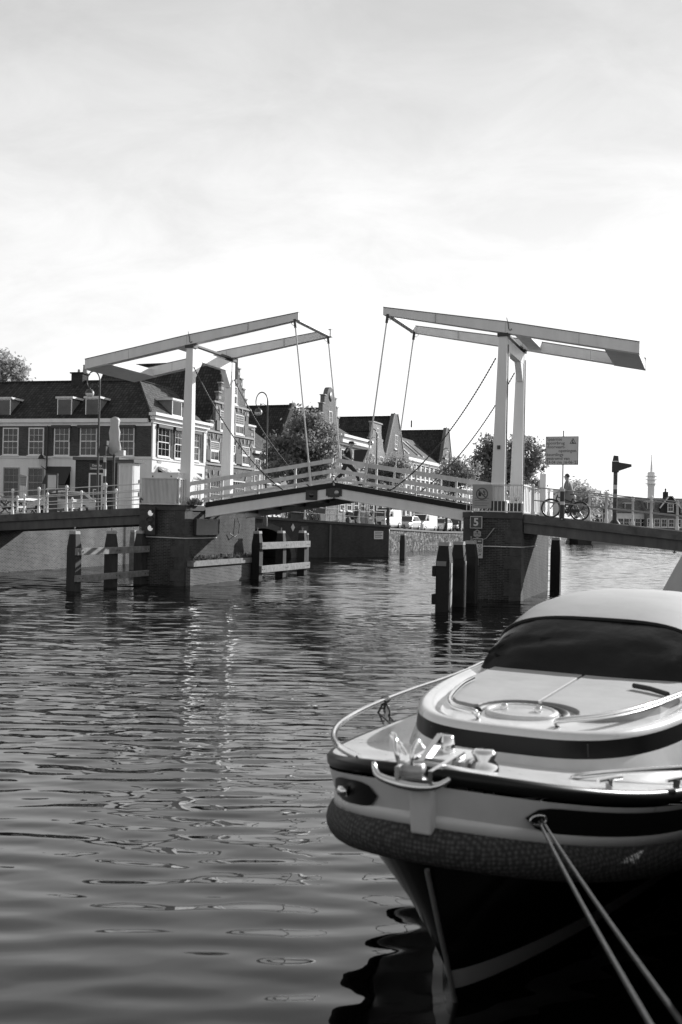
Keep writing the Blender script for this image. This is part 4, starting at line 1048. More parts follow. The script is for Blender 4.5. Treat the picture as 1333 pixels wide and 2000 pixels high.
# --- corner house
ch_ = thing('corner_house', 'corner house with dark hipped tile roof, brick upper floor over white plaster ground floor', 'house', (KC.x, KC.y, G0), -PHW)
g_ = G0
ML = Matrix.Identity(4)                                         # left front: x from -22 to 0
tl_ = Vector((math.cos(RZT+PHW), math.sin(RZT+PHW), 0))         # canal direction in the house frame
MR = Matrix.Rotation(RZT+PHW, 4, 'Z')                           # right front: x from 0 to 8.4
XL = -24.0
e_ = 8.35
corner2 = tl_*e_
back = [(XL, 9), (corner2.x-2, corner2.y+.0)]
plan = [(XL, 0), (0, 0), (corner2.x, corner2.y), (corner2.x-9, corner2.y+.6), (XL, 8.5)]
MB().plan(plan, 7.32-g_, 10.0-g_).build('upper_wall', brick_mat('corner_brick', .075, .12, stain=.3, stscale=.4), ch_)
MB().plan(plan, -.4, 7.31-g_-.0).build('ground_floor_wall', PLASTER, ch_)
MB(ML).box(XL, .06, -.07, .0, 7.22-g_, 7.40-g_).build('string_course', PLASTER, ch_); MB(MR).box(.0, 8.35, -.07, .0, 7.2-g_, 7.40-g_).build('string_course', PLASTER, ch_)
MB(ML).box(XL, -.3, -.32, .05, 9.98-g_, 10.27-g_).box(XL, -.1, -.10, .0, 9.72-g_, 9.979-g_).build('cornice', WHITE, ch_)
MB(MR).box(-.42, 8.75, -.52, .1, 10.5-g_, 10.72-g_).box(-.2, 8.5, -.34, .1, 10.2-g_, 10.499-g_).box(-.12, 8.42, -.14, .1, 9.95-g_, 10.199-g_).build('cornice', WHITE, ch_)
for x_ in (-.04, 8.0): MB(MR).box(x_, x_+.44, -.06, .05, 7.41-g_, 9.949-g_).build('corner_pilaster', PLASTER, ch_)
ez = 10.25-g_; rzz = 13.72-g_
Q = Vector((-3.1, 4.1, rzz)); Q2 = Q+tl_*5.2
roof_quad(ch_, [(XL, -.25, ez), (-.0, -.2, ez), Q, (XL, 4.1, rzz)], TILE)
roof_quad(ch_, [(.15, -.1, ez+.2), (corner2.x+.15, corner2.y, ez+.2), Q2, Q], TILE2)
roof_quad(ch_, [(XL, 4.1, rzz), Q, Q2, (Q2.x-3, Q2.y+4, ez), (XL, 8.6, ez)], TILE)
roof_quad(ch_, [(corner2.x+.15, corner2.y, ez+.2), (Q2.x-3, Q2.y+4, ez), Q2], TILE)
MB().tube([Q+Vector((0, 0, .04)), Vector((0.02, -.15, ez+.12))], .1, 7).tube([Vector((XL, 4.1, rzz+.04)), Q+Vector((0, 0, .04)), Q2], .1, 7).build('ridge_tiles', TILE2, ch_)
for k, (a, b, t_, bt_) in enumerate(((-12.75, -11.2, 9.6, 7.45), (-10.5, -9.0, 9.6, 7.45), (-8.3, -6.8, 9.7, 7.42), (-6.1, -4.5, 9.7, 7.42), (-3.0, -1.4, 9.7, 7.42), (-15.2, -13.7, 9.6, 7.45), (-17.6, -16.1, 9.6, 7.45))):
    window(ch_, ML, a+.12, b-.05, bt_-g_, t_-g_, 3, 4)
    if k in (2, 3, 4): sunblind(ch_, ML, a-.05, b+.05, t_-g_+.08)
for a, b in ((-12.5, -11.1), (-10.35, -9.0), (-15.0, -13.6), (-17.2, -15.8)): window(ch_, ML, a, b, 4.2-g_, 6.5-g_, 3, 4, frm=STONE_LT)
sh = MB(ML).box(-8.55, -6.75, -.03, .0, 4.2-g_, 6.6-g_).build('shop_window', GLASS_DK, ch_)
MB(ML).hexa([(-8.6, -.9, 5.2-g_), (-6.7, -.9, 5.2-g_), (-6.7, -.04, 6.3-g_), (-8.6, -.04, 6.3-g_)], [(-8.6, -.9, 5.3-g_), (-6.7, -.9, 5.3-g_), (-6.7, -.04, 6.6-g_), (-8.6, -.04, 6.6-g_)]).build('awning', BLACK, ch_)
MB(ML).tube([(-8.73, -.1, 3-g_), (-8.73, -.1, 9.75-g_)], .055, 6).build('downpipe', DARKMETAL, ch_)
for a, b in ((.55, 2.75), (3.1, 5.0), (5.6, 7.5)):
    window(ch_, MR, a+.15, b-.25, 7.48-g_, 9.75-g_, 3, 4); sunblind(ch_, MR, a, b-.1, 9.9-g_)
for a, b in ((.9, 3.4), (4.0, 6.2)):
    MB(MR).box(a, b, -.03, .0, 4.0-g_, 6.7-g_).build('shop_window', GLASS_DK, ch_)
    MB(MR).hexa([(a, -1.1, 5.9-g_), (b, -1.1, 5.9-g_), (b, -.04, 6.5-g_), (a, -.04, 6.5-g_)], [(a, -1.1, 6.0-g_), (b, -1.1, 6.0-g_), (b, -.04, 6.72-g_), (a, -.04, 6.72-g_)]).build('awning', SIGNW, ch_)
window(ch_, MR, 6.7, 7.9, 3.2-g_, 6.6-g_, 2, 3)
MB(MR).box(.75, 1.35, -.03, -.001, 6.98-g_, 7.14-g_).build('street_plaque', SIGNG, ch_)
for a, b in ((-14.0, -12.2), (-8.15, -6.9), (-5.75, -4.6)):
    dormer(ch_, Matrix.Translation((0, .3, 0)), a, b, 10.5-g_, 11.98-g_, 1.7)
dormer(ch_, MR @ Matrix.Translation((0, .35, 0)), 3.4, 4.9, 10.9-g_, 12.2-g_, 1.6)
c_ = MB().box(-8.9, -7.9, 3.7, 4.7, rzz-.6, 14.35-g_).box(-9.0, -7.8, 3.6, 4.8, 14.351-g_, 14.45-g_).build('chimney', BRICK_DK, ch_)
MB().lathe([(.2, 14.45-g_), (.16, 15.0-g_), (.2, 15.1-g_)], (-7.95, 4.2, 0), 10).lathe([(.12, 14.45-g_), (.1, 14.75-g_)], (-8.5, 4.2, 0), 8).build('chimney_pot', STONE_LT, c_)
# wall lantern
wl_ = thing('wall_lantern', 'black wall lantern on a bracket between the ground floor windows of the corner house', 'lantern', tuple((Matrix.Translation((KC.x, KC.y, G0)) @ Matrix.Rotation(-PHW, 4, 'Z')) @ Vector((-9.0, 0, 6.7-g_))), -PHW)
MB().tube([(.25, 0, -.4), (.25, -.3, -.3), (.0, -.45, -.1)], .03, 6).box(.15, .35, -.04, .02, -.7, -.1).build('bracket', BLACK, wl_)
MB().lathe([(.12, -.1), (.22, .45)], (0, -.45, 0), 6, smooth=False).build('glass', SIGNW, wl_)
MB().lathe([(.3, .451), (.12, .75), (.05, .8), (.05, .95), (0, 1.0)], (0, -.45, 0), 6, smooth=False).build('cap', BLACK, wl_)

def row_house(name, label, u0, u1, depth, eave, ridge, wallm, roofm, gable='none', gz=None, off=0.0, ground=2.7):
    """house in the canal row: local x along the front, y into the house, gable towards the canal"""
    p = KC + T3*u0 - A3*off
    t = thing(name, label, 'house', (p.x, p.y, ground), RZT)
    W_ = u1-u0; e = eave-ground; rd = ridge-ground; c = W_/2
    if gable == 'eaves':     # ridge parallel to the canal
        MB().box(0, W_, 0, depth, -.5, e).build('wall', wallm, t)
        roof_quad(t, [(0, -.25, e), (W_, -.25, e), (W_, depth/2, rd), (0, depth/2, rd)], roofm); roof_quad(t, [(0, depth/2, rd), (W_, depth/2, rd), (W_, depth+.2, e), (0, depth+.2, e)], roofm)
        MB().prism([(0, 0), (1, 1), (0, 1)], 0, 0.01) if False else None
        s = MB()
        for x in (0.01, W_-.16): s._add([(x, 0, e), (x, depth, e), (x, depth/2, rd-.08), (x+.15, 0, e), (x+.15, depth, e), (x+.15, depth/2, rd-.08)], [(0, 2, 1), (3, 4, 5), (0, 1, 4, 3), (1, 2, 5, 4), (2, 0, 3, 5)])
        s.build('gable_wall', wallm, t)
    else:
        MB().box(0, W_, .3, depth, -.5, e).build('wall', wallm, t)
        y0 = .35
        roof_quad(t, [(-.1, y0, e), (-.1, depth, e), (c, depth, rd), (c, y0, rd)], roofm); roof_quad(t, [(W_+.1, y0, e), (W_+.1, depth, e), (c, depth, rd), (c, y0, rd)], roofm)
        MB().prism([(0, e), (W_, e), (c, rd-.1)], depth-.2, depth-.01).build('back_gable', wallm, t)
        MB().prism([(0, e), (W_, e), (c, rd-.1)], .36, .5).build('front_gable', wallm, t)
        MB().tube([(c, y0, rd+.03), (c, depth, rd+.03)], .12, 6).build('ridge_tiles', roofm, t)
    return t
def front(t, poly, m, y0=0.0, y1=.3, name='front'): return MB().prism(poly, y0, y1).build(name, m, t)
# --- step gabled house
gb = 2.8
sg = row_house('step_gable_house', 'tall brick step gabled house with white stone trim and shuttered windows beside the corner house', 8.45, 17.6, 13, 9.3, 16.6, BRICK_H, TILE, off=0.0, ground=gb)
W_ = 9.15; c0 = 4.85
steps = [(0, -.5), (W_, -.5), (W_, 10.15-gb)]
rs = [(4.15, 11.0), (3.2, 12.7), (2.75, 13.6), (2.3, 14.45), (1.8, 15.3), (1.25, 16.15), (.62, 17.05)]
right = []; z_prev = 10.15
for i, (hw, zt_) in enumerate(rs):
    right += [(c0+hw, z_prev-gb), (c0+hw, zt_-gb)]; z_prev = zt_
left = [(2*c0-x, z) for x, z in right][::-1]
poly = [(0, -.5), (W_, -.5), (W_, 10.15-gb)]+right+left+[(0, 10.15-gb)]
front(sg, poly, BRICK_H)
blocks = None
for hw, zt_ in rs:
    for s in (-1, 1):
        xa, xb = sorted((c0+s*(hw-.5), c0+s*(hw+.1))); MB().box(xa, xb, -.08, .36, zt_-gb, zt_-gb+.11).build('step_cap', STONE_LT, sg)
        xa, xb = sorted((c0+s*(hw-.42), c0+s*(hw+.012))); MB().box(xa, xb, -.03, .2, zt_-gb-.55, zt_-gb-.3).build('step_block', STONE_LT, sg)
for z in (7.4, 10.16, 12.72): MB().box(-.04 if z < 11 else c0-3.6, W_+.04 if z < 11 else c0+3.6, -.1, .0, z-gb-.06, z-gb+.1).build('cornice', STONE_LT, sg)
for x_ in (-.01, W_-.34):
    for z in np.arange(3.4, 10, .55): MB().box(x_, x_+.35, -.03, .1, z-gb, z-gb+.24).build('corner_block', STONE_LT, sg)
def arch_voussoirs(b, x0, x1, z):
    n = 7; b = MB()
    for i in range(n):
        a = math.pi*(i+.5)/n; cx, w2 = (x0+x1)/2, (x1-x0)/2+.12
        if i % 2 == 0:
            p = Vector((cx-w2*math.cos(a), 0, z+.42*math.sin(a))); b.beam((p.x, -.0, p.z-.12), (p.x-(.14*math.cos(a)), -.0, p.z+.26), .14, .17, up=(0, 1, 0))
    b.build('window_arch', STONE_LT, sg)
def shuttered(x0, x1, z0, z1, zm, shut=True):
    window(sg, Matrix.Identity(4), x0, x1, zm-gb, z1-gb, 6, 4, .07, False, rail=False, glass=GLASS_DK)
    window(sg, Matrix.Identity(4), x0, x1, z0-gb, zm-gb-.01, 2, 1, .12, True, glass=GLASS_DK)
    if shut:
        MB().box(x0-.68, x0-.02, -.1, -.04, z0-gb, zm-gb).build('shutter', DARKMETAL, sg); MB().box(x1+.02, x1+.66, -.12, -.05, z0-gb, zm-gb).build('shutter', DARKMETAL, sg)
    arch_voussoirs(blocks, x0, x1, z1-gb)
for x0 in (.75, 3.85, 6.75): shuttered(x0, x0+1.55, 7.7, 9.35, 8.6)
shuttered(5.3, 7.0, 10.35, 12.1, 11.2); shuttered(2.4, 4.0, 10.35, 12.1, 11.2)
shuttered(4.1, 5.55, 12.9, 14.5, 13.75, False)
window(sg, Matrix.Identity(4), .8, 3.0, 3.0-gb, 6.2-gb, 4, 5); window(sg, Matrix.Identity(4), 5.0, 7.5, 3.0-gb, 6.2-gb, 5, 5); arch_voussoirs(blocks, .8, 3.0, 6.3-gb); arch_voussoirs(blocks, 5.0, 7.5, 6.3-gb)
for x, z in ((.55, 9.0), (3.3, 9.0), (6.2, 9.1), (8.6, 9.1), (4.4, 11.7), (7.4, 11.7)): MB().box(x, x+.09, -.06, -.0, z-gb, z-gb+.9).build('wall_anchor', DARKMETAL, sg)
MB().box(4.2, 4.55, -.1, .05, 15.2-gb, 17.0-gb).box(5.1, 5.45, -.1, .05, 15.2-gb, 17.0-gb).build('niche_post', BRICK_DK, sg)

I4 = Matrix.Identity(4)
# --- low house with small dormer beside it
h = row_house('low_house', 'low house with dark tiles and a white dormer between step gable and big tree', 17.7, 26, 11, 8.9, 12.9, BRICK_H2, TILE2, 'eaves', off=.2, ground=gb)
MB().box(0, 8.3, -.4, 0, 8.9-gb, 9.15-gb).build('cornice', WHITE_OLD, h)
for x in (.6, 2.8, 5.0): window(h, I4, x, x+1.3, 6.3-gb, 8.5-gb, 2, 4)
for x in (.6, 2.8, 5.0): window(h, I4, x, x+1.5, 3.2-gb, 5.6-gb, 2, 4)
dormer(h, Matrix.Translation((0, .8, 0)), .6, 2.2, 9.6-gb, 11.6-gb, 2.2)
# --- two dark roofs behind it
def back_roof(label, u0, u1, off, eave, ridge, wallm=BRICK_DK, par=3.5, gpar=True):
    """house behind the row with a ridge square to the canal and a small parapet at the canal end"""
    t = row_house('gabled_house', label, u0, u1, 14, eave, ridge, wallm, TILE, off=off, ground=gb)
    W_ = u1-u0; c = W_/2
    poly = [(0, -.5), (W_, -.5), (W_, eave-gb), (c+.4, ridge-gb+.25), (c-.4, ridge-gb+.25), (0, eave-gb)]
    if gpar: front(t, poly, wallm, 0, .34)
    return t
back_roof('house behind the big tree with a long dark tile roof and brick parapet end', 18, 27, 9, 10.4, 15.2)
t_ = back_roof('second dark tiled roof behind the big tree, left of the round topped gable', 27, 36, 2.0, 9.6, 14.9)
# --- round topped gable
gr = 2.6
h = row_house('round_gable_house', 'narrow brick house with a stepped gable ending in a round top above the big tree', 34.3, 39.8, 12, 12.6, 15.2, BRICK_H, TILE, ground=gr)
W_ = 5.5; c = W_/2
poly = [(0, -.5), (W_, -.5), (W_, 14.4-gr), (W_-.45, 14.4-gr), (W_-.45, 15.5-gr), (W_-.95, 15.5-gr), (W_-.95, 16.45-gr), (c+1.0, 16.45-gr)]
poly += [(c+1.0*math.cos(a), 16.5-gr+1.05*math.sin(a)) for a in [math.pi*k/10 for k in range(0, 11)]]
poly += [(c-1.0, 16.45-gr), (.95, 16.45-gr), (.95, 15.5-gr), (.45, 15.5-gr), (.45, 14.4-gr), (0, 14.4-gr)]
front(h, poly, BRICK_H, 0, .5)
tr = MB()
for hw, z in ((c, 14.4), (c-.45, 15.5), (c-.95, 16.45)):
    for s in (-1, 1):
        xa, xb = sorted((c+s*(hw-.55), c+s*(hw+.14))); MB().box(xa, xb, -.08, .55, z-gr, z-gr+.12).build('step_cap', STONE_LT, h)
MB().lathe([(0, -.03), (.55, -.03), (.55, .0)], (c, 0, 16.5-gr), 16, 'Y').build('round_niche', DARKMETAL, h)
window(h, I4, c-.5, c+.5, 12.9-gr, 14.9-gr, 2, 3); 
for x in (.6, 3.2): window(h, I4, x, x+1.3, 9.2-gr, 11.4-gr, 2, 4); window(h, I4, x, x+1.3, 5.7-gr, 7.9-gr, 2, 4)
# --- house with heavy white cornice
h = row_house('cornice_house', 'house with a heavy white cornice directly behind the walking man', 40, 49.8, 10, 12.0, 15.0, BRICK_H2, TILE2, 'eaves', ground=gr)
MB().box(-.3, 10.1, -.75, .1, 12.35-gr, 12.65-gr).box(-.1, 9.9, -.5, .1, 11.75-gr, 12.349-gr).box(0, 9.8, -.15, .0, 11.5-gr, 11.749-gr).build('cornice', WHITE, h)
for x in (.7, 3.1, 5.5, 7.8):
    for z in (4.0, 6.6, 9.1): window(h, I4, x, x+1.4, z-gr, z-gr+1.9, 2, 3)
# --- bell gabled house
h = row_house('bell_gable_house', 'brick house with a curved bell gable right of the walking man', 50, 57.2, 11, 10.8, 14.2, BRICK_H2, TILE, ground=gr)
W_ = 7.2; c = 3.6
prof = [(3.6, 11.3), (3.55, 11.6), (3.0, 11.8), (2.55, 12.3), (2.35, 13.0), (2.5, 13.1), (2.5, 13.3), (2.0, 13.35), (1.7, 13.9), (1.62, 14.7), (1.7, 15.15)]
poly = [(0, -.5), (W_, -.5)]+[(c+w, z-gr) for w, z in prof]+[(c-w, z-gr) for w, z in prof[::-1]]
front(h, poly, BRICK_H2, 0, .5)
MB().box(c-1.85, c+1.85, -.1, .55, 15.15-gr, 15.32-gr).build('stone_trim', STONE_LT, h)
window(h, I4, c-.4, c+.4, 13.4-gr, 14.6-gr, 1, 2, sill=False, glass=GLASS_DK)
for x in (1.0, 4.6):
    for z in (3.6, 6.3, 9.2): window(h, I4, x, x+1.5, z-gr, z-gr+1.9, 2, 3)
# --- tall pointed gable
def pointed(label, u0, u1, eave, ridge, off, wallm, ground):
    t = row_house('pointed_gable_house', label, u0, u1, 22, eave, ridge-.35, wallm, TILE, off=off, ground=ground)
    W_ = u1-u0; c = W_/2
    front(t, [(0, -.5), (W_, -.5), (W_, eave-ground), (c+.75, ridge-ground), (c-.75, ridge-ground), (0, eave-ground)], wallm, 0, .5)
    MB().beam((c-.7, -.02, ridge-ground+.05), (-.05, -.02, eave-ground+.1), .14, .14, up=(0, 1, 0)).beam((c+.7, -.02, ridge-ground+.05), (W_+.05, -.02, eave-ground+.1), .14, .14, up=(0, 1, 0)).build('gable_trim', STONE_LT, t)
    return t
h = pointed('tall house with a plain pointed gable and one attic window behind the hanger rods', 57.3, 65.6, 11.4, 17.2, 0, BRICK_H, gr)
window(h, I4, 3.6, 4.9, 12.5-gr, 14.4-gr, 2, 3)
for x in (.8, 3.4, 6.0):
    for z in (3.4, 6.2, 8.9): window(h, I4, x, x+1.5, z-gr, z-gr+1.9, 2, 3)
# --- row house with skylights
gs = 2.3
h = row_house('skylight_house', 'long white house with lying skylights in its tiled roof and a row of tall windows', 65.8, 85.4, 9.0, 11.5, 15.6, BRICK_H2, TILE2, 'eaves', ground=gs)
MB().box(-.1, 19.7, -.6, .1, 11.35-gs, 11.8-gs).box(0, 19.6, -.3, .0, 11.0-gs, 11.349-gs).build('cornice', WHITE, h)
pl = MB()
for k in range(9): pl.box(.2+k*2.37, .75+k*2.37, -.2, 0, .0, 10.99-gs)
pl.build('pilaster', PLASTER, h)
for k in range(8):
    for z in (3.2, 6.2, 9.0): window(h, I4, .95+k*2.37, 2.35+k*2.37, z-gs, z-gs+1.8, 2, 3, dep=.1)
sl_ = (15.6-11.5)/4.75
for x in (2.0, 4.4, 9.6, 12.2):
    s = MB(); y0, y1 = .9, 3.6; zz = lambda y: 11.5-gs+sl_*(y+.25)+.05
    s.hexa([(x, y0, zz(y0)), (x+.9, y0, zz(y0)), (x+.9, y1, zz(y1)), (x, y1, zz(y1))], [(x, y0, zz(y0)+.12), (x+.9, y0, zz(y0)+.12), (x+.9, y1, zz(y1)+.12), (x, y1, zz(y1)+.12)])
    s.build('skylight', mat('skylight_glass', .6, .15, metal=.5), h)
h = pointed('second pointed gable house, tallest roof left of the far chain', 85.6, 92.5, 12.0, 17.9, 0, BRICK_H, gs)
window(h, I4, 2.9, 4.1, 12.3-gs, 14.2-gs, 2, 3)
for x in (.7, 2.9, 5.0):
    for z in (3.2, 6.2, 9.0): window(h, I4, x, x+1.4, z-gs, z-gs+1.9, 2, 3)
MB().lathe([(.12, 18.1-gs), (.12, 19.2-gs)], (3.4, 6, 0), 8).build('flue', DARKMETAL, h)
h = row_house('white_house', 'small white fronted house at the far end of the gable row', 93, 106, 9, 11.6, 15.2, PLASTER, TILE2, 'eaves', ground=gs)
MB().box(-.1, 13.1, -.5, .1, 11.45-gs, 11.9-gs).build('cornice', WHITE, h)
for k in range(5):
    for z in (3.2, 6.2, 9.0): window(h, I4, .8+k*2.4, 2.1+k*2.4, z-gs, z-gs+1.8, 2, 3)
h = row_house('brick_house', 'last brick house of the gable row with a dark roof', 107, 119, 10, 12.2, 15.6, BRICK_H, TILE, 'eaves', off=2, ground=gs)
for k in range(5):
    for z in (3.2, 6.2, 9.0): window(h, I4, .8+k*2.3, 2.0+k*2.3, z-gs, z-gs+1.8, 2, 3)

# --- far houses right of the bridge (beyond the bend)
TILE_P = tile_mat('hazed_roof_tiles', .2, .3)  # tiles lightened in place of haze over the far roofs
def far_house(label, px0, px1, Y, ez_py, rz_py, wallm, roofm, dormers=(), wins=5):
    a = P(px0, 1030, Y); b = P(px1, 1030, Y); W_ = (b-a).length; g = 2.0
    t = thing('far_house', label, 'house', (a.x, a.y, g), rad(-2))
    e = P(px0, ez_py, Y).z-g; rd = P((px0+px1)/2, rz_py, Y+4).z-g
    MB().box(0, W_, 0, 9, -1, e).build('wall', wallm, t)
    roof_quad(t, [(0, -.3, e), (W_, -.3, e), (W_, 4.5, rd), (0, 4.5, rd)], roofm); roof_quad(t, [(0, 4.5, rd), (W_, 4.5, rd), (W_, 9.3, e), (0, 9.3, e)], roofm)
    s = MB()
    for x in (0.0, W_-.2): s._add([(x, 0, e), (x, 9, e), (x, 4.5, rd-.1), (x+.2, 0, e), (x+.2, 9, e), (x+.2, 4.5, rd-.1)], [(0, 2, 1), (3, 4, 5), (0, 1, 4, 3), (1, 2, 5, 4), (2, 0, 3, 5)])
    s.build('gable_wall', wallm, t)
    for i in range(wins):
        x = W_*(i+.5)/wins
        for z in ((.8, 3.5) if e > 5 else (.8,)): window(t, I4, x-.6, x+.6, z, z+1.7, 2, 2, .14)
    for (f, w, z0, z1) in dormers: dormer(t, Matrix.Translation((0, .9, 0)), W_*f-w/2, W_*f+w/2, e+z0, e+z1, 2.5)
    return t
h = far_house('far white fronted house with dark roof and one dormer right of the speckled signal pole', 1196, 1262, 200, 1000, 971, PLASTER, TILE_P, ((.5, 1.4, .3, 1.9),), 6)
h = far_house('far dark brick house with a white edged gable dormer under the broadcasting tower', 1263, 1345, 198, 1001, 973, BRICK_H, TILE_P, ((.12, 1.3, .4, 2.2), (.75, 1.2, .4, 1.8)), 6)
g_w = 3.2
MB().prism([(2.6, 3.2), (6.6, 3.2), (6.6, 4.6), (4.9, 6.9), (4.3, 6.9), (2.6, 4.6)], -.25, 2.5).build('gable_dormer', BRICK_DK, h)
MB().beam((2.5, -.3, 4.6), (4.3, -.3, 7.0), .2, .2, up=(0, 1, 0)).beam((4.3, -.3, 7.0), (4.9, -.3, 7.0), .2, .2, up=(0, 1, 0)).beam((4.9, -.3, 7.0), (6.7, -.3, 4.6), .2, .2, up=(0, 1, 0)).build('gable_trim', WHITE, h)
window(h, Matrix.Translation((0, -.26, 0)), 4.0, 5.2, 3.9, 5.6, 2, 2, .15)
c_ = MB().box(4.5, 5.4, 4.2, 5.0, 6.0, 8.0).build('chimney', BRICK_DK, h); MB().box(4.8, 5.05, 4.4, 4.7, 8.0, 8.7).build('chimney_pot', STONE, c_)
h = far_house('far low house with dark roof at the right frame edge', 1346, 1420, 205, 1002, 972, BRICK_H, TILE_P, (), 5)
h = far_house('far low shed between the far trees and the white fronted house', 1160, 1195, 210, 1006, 992, BRICK_H, TILE_P, (), 3)

# --- broadcasting tower on the horizon
TY = 1500.0
b_ = P(1271, 1015, TY); t = thing('broadcast_tower', 'pale concrete broadcasting tower with a mast far away on the horizon', 'tower', (b_.x, b_.y, 2), 0)
zt2 = lambda py: P(1273, py, TY).z-2
TWM = mat('hazed_tower_concrete', .85, .9)  # concrete whitened to carry the distance haze in its colour
MB().lathe([(6.2, -5), (5.0, zt2(975)), (4.9, zt2(950)), (5.6, zt2(949)), (5.6, zt2(924)), (4.6, zt2(922))], (0, 0, 0), 20).build('shaft', TWM, t)
rg_ = MB()
for py in (946, 938, 931): rg_.lathe([(5.5, zt2(py)), (8.6, zt2(py)+.2), (8.6, zt2(py)+1.2), (5.5, zt2(py)+1.4)], (0, 0, 0), 20)
rg_.build('antenna_ring', TWM, t)
MB().lathe([(1.8, zt2(922)), (1.2, zt2(906)), (.7, zt2(900)), (.5, zt2(888))], (0, 0, 0), 10).build('mast', TWM, t)

# ------------------------------------------------------------------ trees
LEAF = mat('tree_leaf', .25, .5, var=.5, vscale=1.2, trans=.32)
LEAF_L = mat('pale_tree_leaf', .30, .5, var=.4, vscale=1.5, trans=.36)
LEAF_P = mat('hazy_sunlit_tree_leaf', .48, .6, var=.3, vscale=1.5, trans=.5)  # leaf colour lightened to stand in for haze and sunlight
BARK = mat('tree_bark', .06, .9, var=.4, vscale=8, bump=.4)
def tree(label, base, h, blobs, leaf, n, m=LEAF, group=None, seed=1, trunk_r=.2, name='tree'):
    """blobs: (dx, dy, z, rx, rz) clumps of the crown relative to the foot of the trunk"""
    R_ = random.Random(seed); N_ = np.random.default_rng(seed)
    t = thing(name, label, 'tree', base, 0, group)
    tr = MB(); zc = min(b[2] for b in blobs)
    top = Vector((blobs[0][0]*.3, blobs[0][1]*.3, zc))
    tr.tube([(0, 0, -.3), (0, 0, .5), top*.5+Vector((.06, .03, 0)), top], [trunk_r*1.3, trunk_r, trunk_r*.85, trunk_r*.7], 9)
    for b in blobs:
        q = Vector(b[:3]); mid = top.lerp(q, .5)+Vector((R_.uniform(-.3, .3), R_.uniform(-.3, .3), .1))
        tr.tube([top*.9, mid, q, q+Vector((R_.uniform(-.5, .5)*b[3], R_.uniform(-.5, .5)*b[3], .6*b[4]))], [trunk_r*.5, trunk_r*.33, trunk_r*.18, trunk_r*.06], 6)
    tr.build('trunk', BARK, t)
    # leaf sprays: each clump is a set of small sprays, each spray a handful of leaves
    subs = []
    for bb in blobs:
        for _ in range(9):
            d_ = N_.normal(size=3); d_ /= np.linalg.norm(d_); k_ = N_.uniform(.35, 1.0)**.5*N_.uniform(.85, 1.18)
            subs.append((bb[0]+d_[0]*bb[3]*k_, bb[1]+d_[1]*bb[3]*k_, bb[2]+d_[2]*bb[4]*k_, bb[3]*N_.uniform(.16, .34), bb[4]*N_.uniform(.12, .26)))
    S_ = np.array(subs); vol = (S_[:, 3]**2*S_[:, 4])**.8; vol = vol/vol.sum()
    ns = max(1, n//9); idx = N_.choice(len(subs), ns, p=vol); B_ = S_[idx]
    cen = B_[:, :3]+np.clip(N_.normal(size=(ns, 3)), -1.9, 1.9)*np.stack([B_[:, 3], B_[:, 3], B_[:, 4]], 1)
    cen = np.repeat(cen, 9, 0)+N_.normal(size=(ns*9, 3))*leaf*1.5
    nrm = N_.normal(size=cen.shape)+np.array([0, 0, .5]); nrm /= np.linalg.norm(nrm, axis=1)[:, None]
    u = np.cross(nrm, N_.normal(size=cen.shape)); u /= np.linalg.norm(u, axis=1)[:, None]; v = np.cross(nrm, u)
    s = leaf*N_.uniform(.55, 1.25, len(cen))[:, None]
    V = np.stack([cen-u*s, cen+v*s*.55+nrm*s*.12, cen+u*s, cen-v*s*.55+nrm*s*.12], 1).reshape(-1, 3)
    me = bpy.data.meshes.new('crown'); me.vertices.add(len(V)); me.vertices.foreach_set('co', V.astype(np.float32).ravel())
    k = len(cen); me.loops.add(k*4); me.loops.foreach_set('vertex_index', np.arange(k*4, dtype=np.int32))
    me.polygons.add(k); me.polygons.foreach_set('loop_start', np.arange(0, k*4, 4, dtype=np.int32))
    me.materials.append(m); me.update(calc_edges=True); me.validate()
    o = bpy.data.objects.new('crown', me); COL.objects.link(o); o.parent = t
    return t
def crown_px(Y, g, specs):
    """specs: (px, py, radius px horizontally, radius px vertically, depth offset m)"""
    c0 = P(specs[0][0], 1000, Y); base = (c0.x, c0.y, g); out = []
    for px, py, rx, rz_, dy in specs:
        q = P(px, py, Y+dy); out.append((q.x-c0.x, dy, q.z-g, rx*Y/FPX, rz_*Y/FPX))
    return base, out
b, bl = crown_px(84, 2.9, [(592, 868, 42, 38, 0), (558, 880, 34, 36, -1), (625, 858, 28, 30, 1), (536, 898, 22, 26, 0), (600, 828, 26, 22, 0), (640, 885, 22, 30, -.5), (575, 915, 36, 24, -1), (620, 915, 28, 22, 0), (648, 845, 14, 16, 1)])
tree('large leafy tree in front of the houses behind the left drawbridge leaf', b, 9, bl, .19, 11000, LEAF, seed=4, trunk_r=.26)
b, bl = crown_px(100, 2.6, [(762, 912, 26, 22, 0), (735, 918, 22, 20, 0), (785, 922, 20, 18, 0), (720, 905, 10, 16, 0), (750, 935, 28, 16, 0)])
tree('young street tree in front of the pointed gable below the hanger rods', b, 6, bl, .17, 4200, LEAF_L, seed=7, trunk_r=.12)
b, bl = crown_px(125, 2.4, [(885, 922, 24, 24, 0), (865, 932, 18, 18, 0), (908, 926, 22, 24, 0), (880, 945, 30, 14, 0), (925, 915, 16, 22, 0)])
tree('pale street tree in front of the far chain and the white end house', b, 6, bl, .19, 4200, LEAF_L, seed=9, trunk_r=.13)
b, bl = crown_px(135, 2.2, [(965, 905, 34, 36, 0), (985, 880, 26, 24, 0), (945, 920, 26, 30, 0), (1000, 920, 30, 34, 0), (1030, 890, 28, 32, 0), (1045, 912, 20, 24, 0), (1035, 935, 22, 20, 0), (960, 875, 18, 18, 0), (980, 945, 34, 18, 0), (1010, 865, 18, 14, 0)])
tree('big dark tree behind the posts of the right tower', b, 11, bl, .26, 11000, LEAF, seed=11, trunk_r=.3)
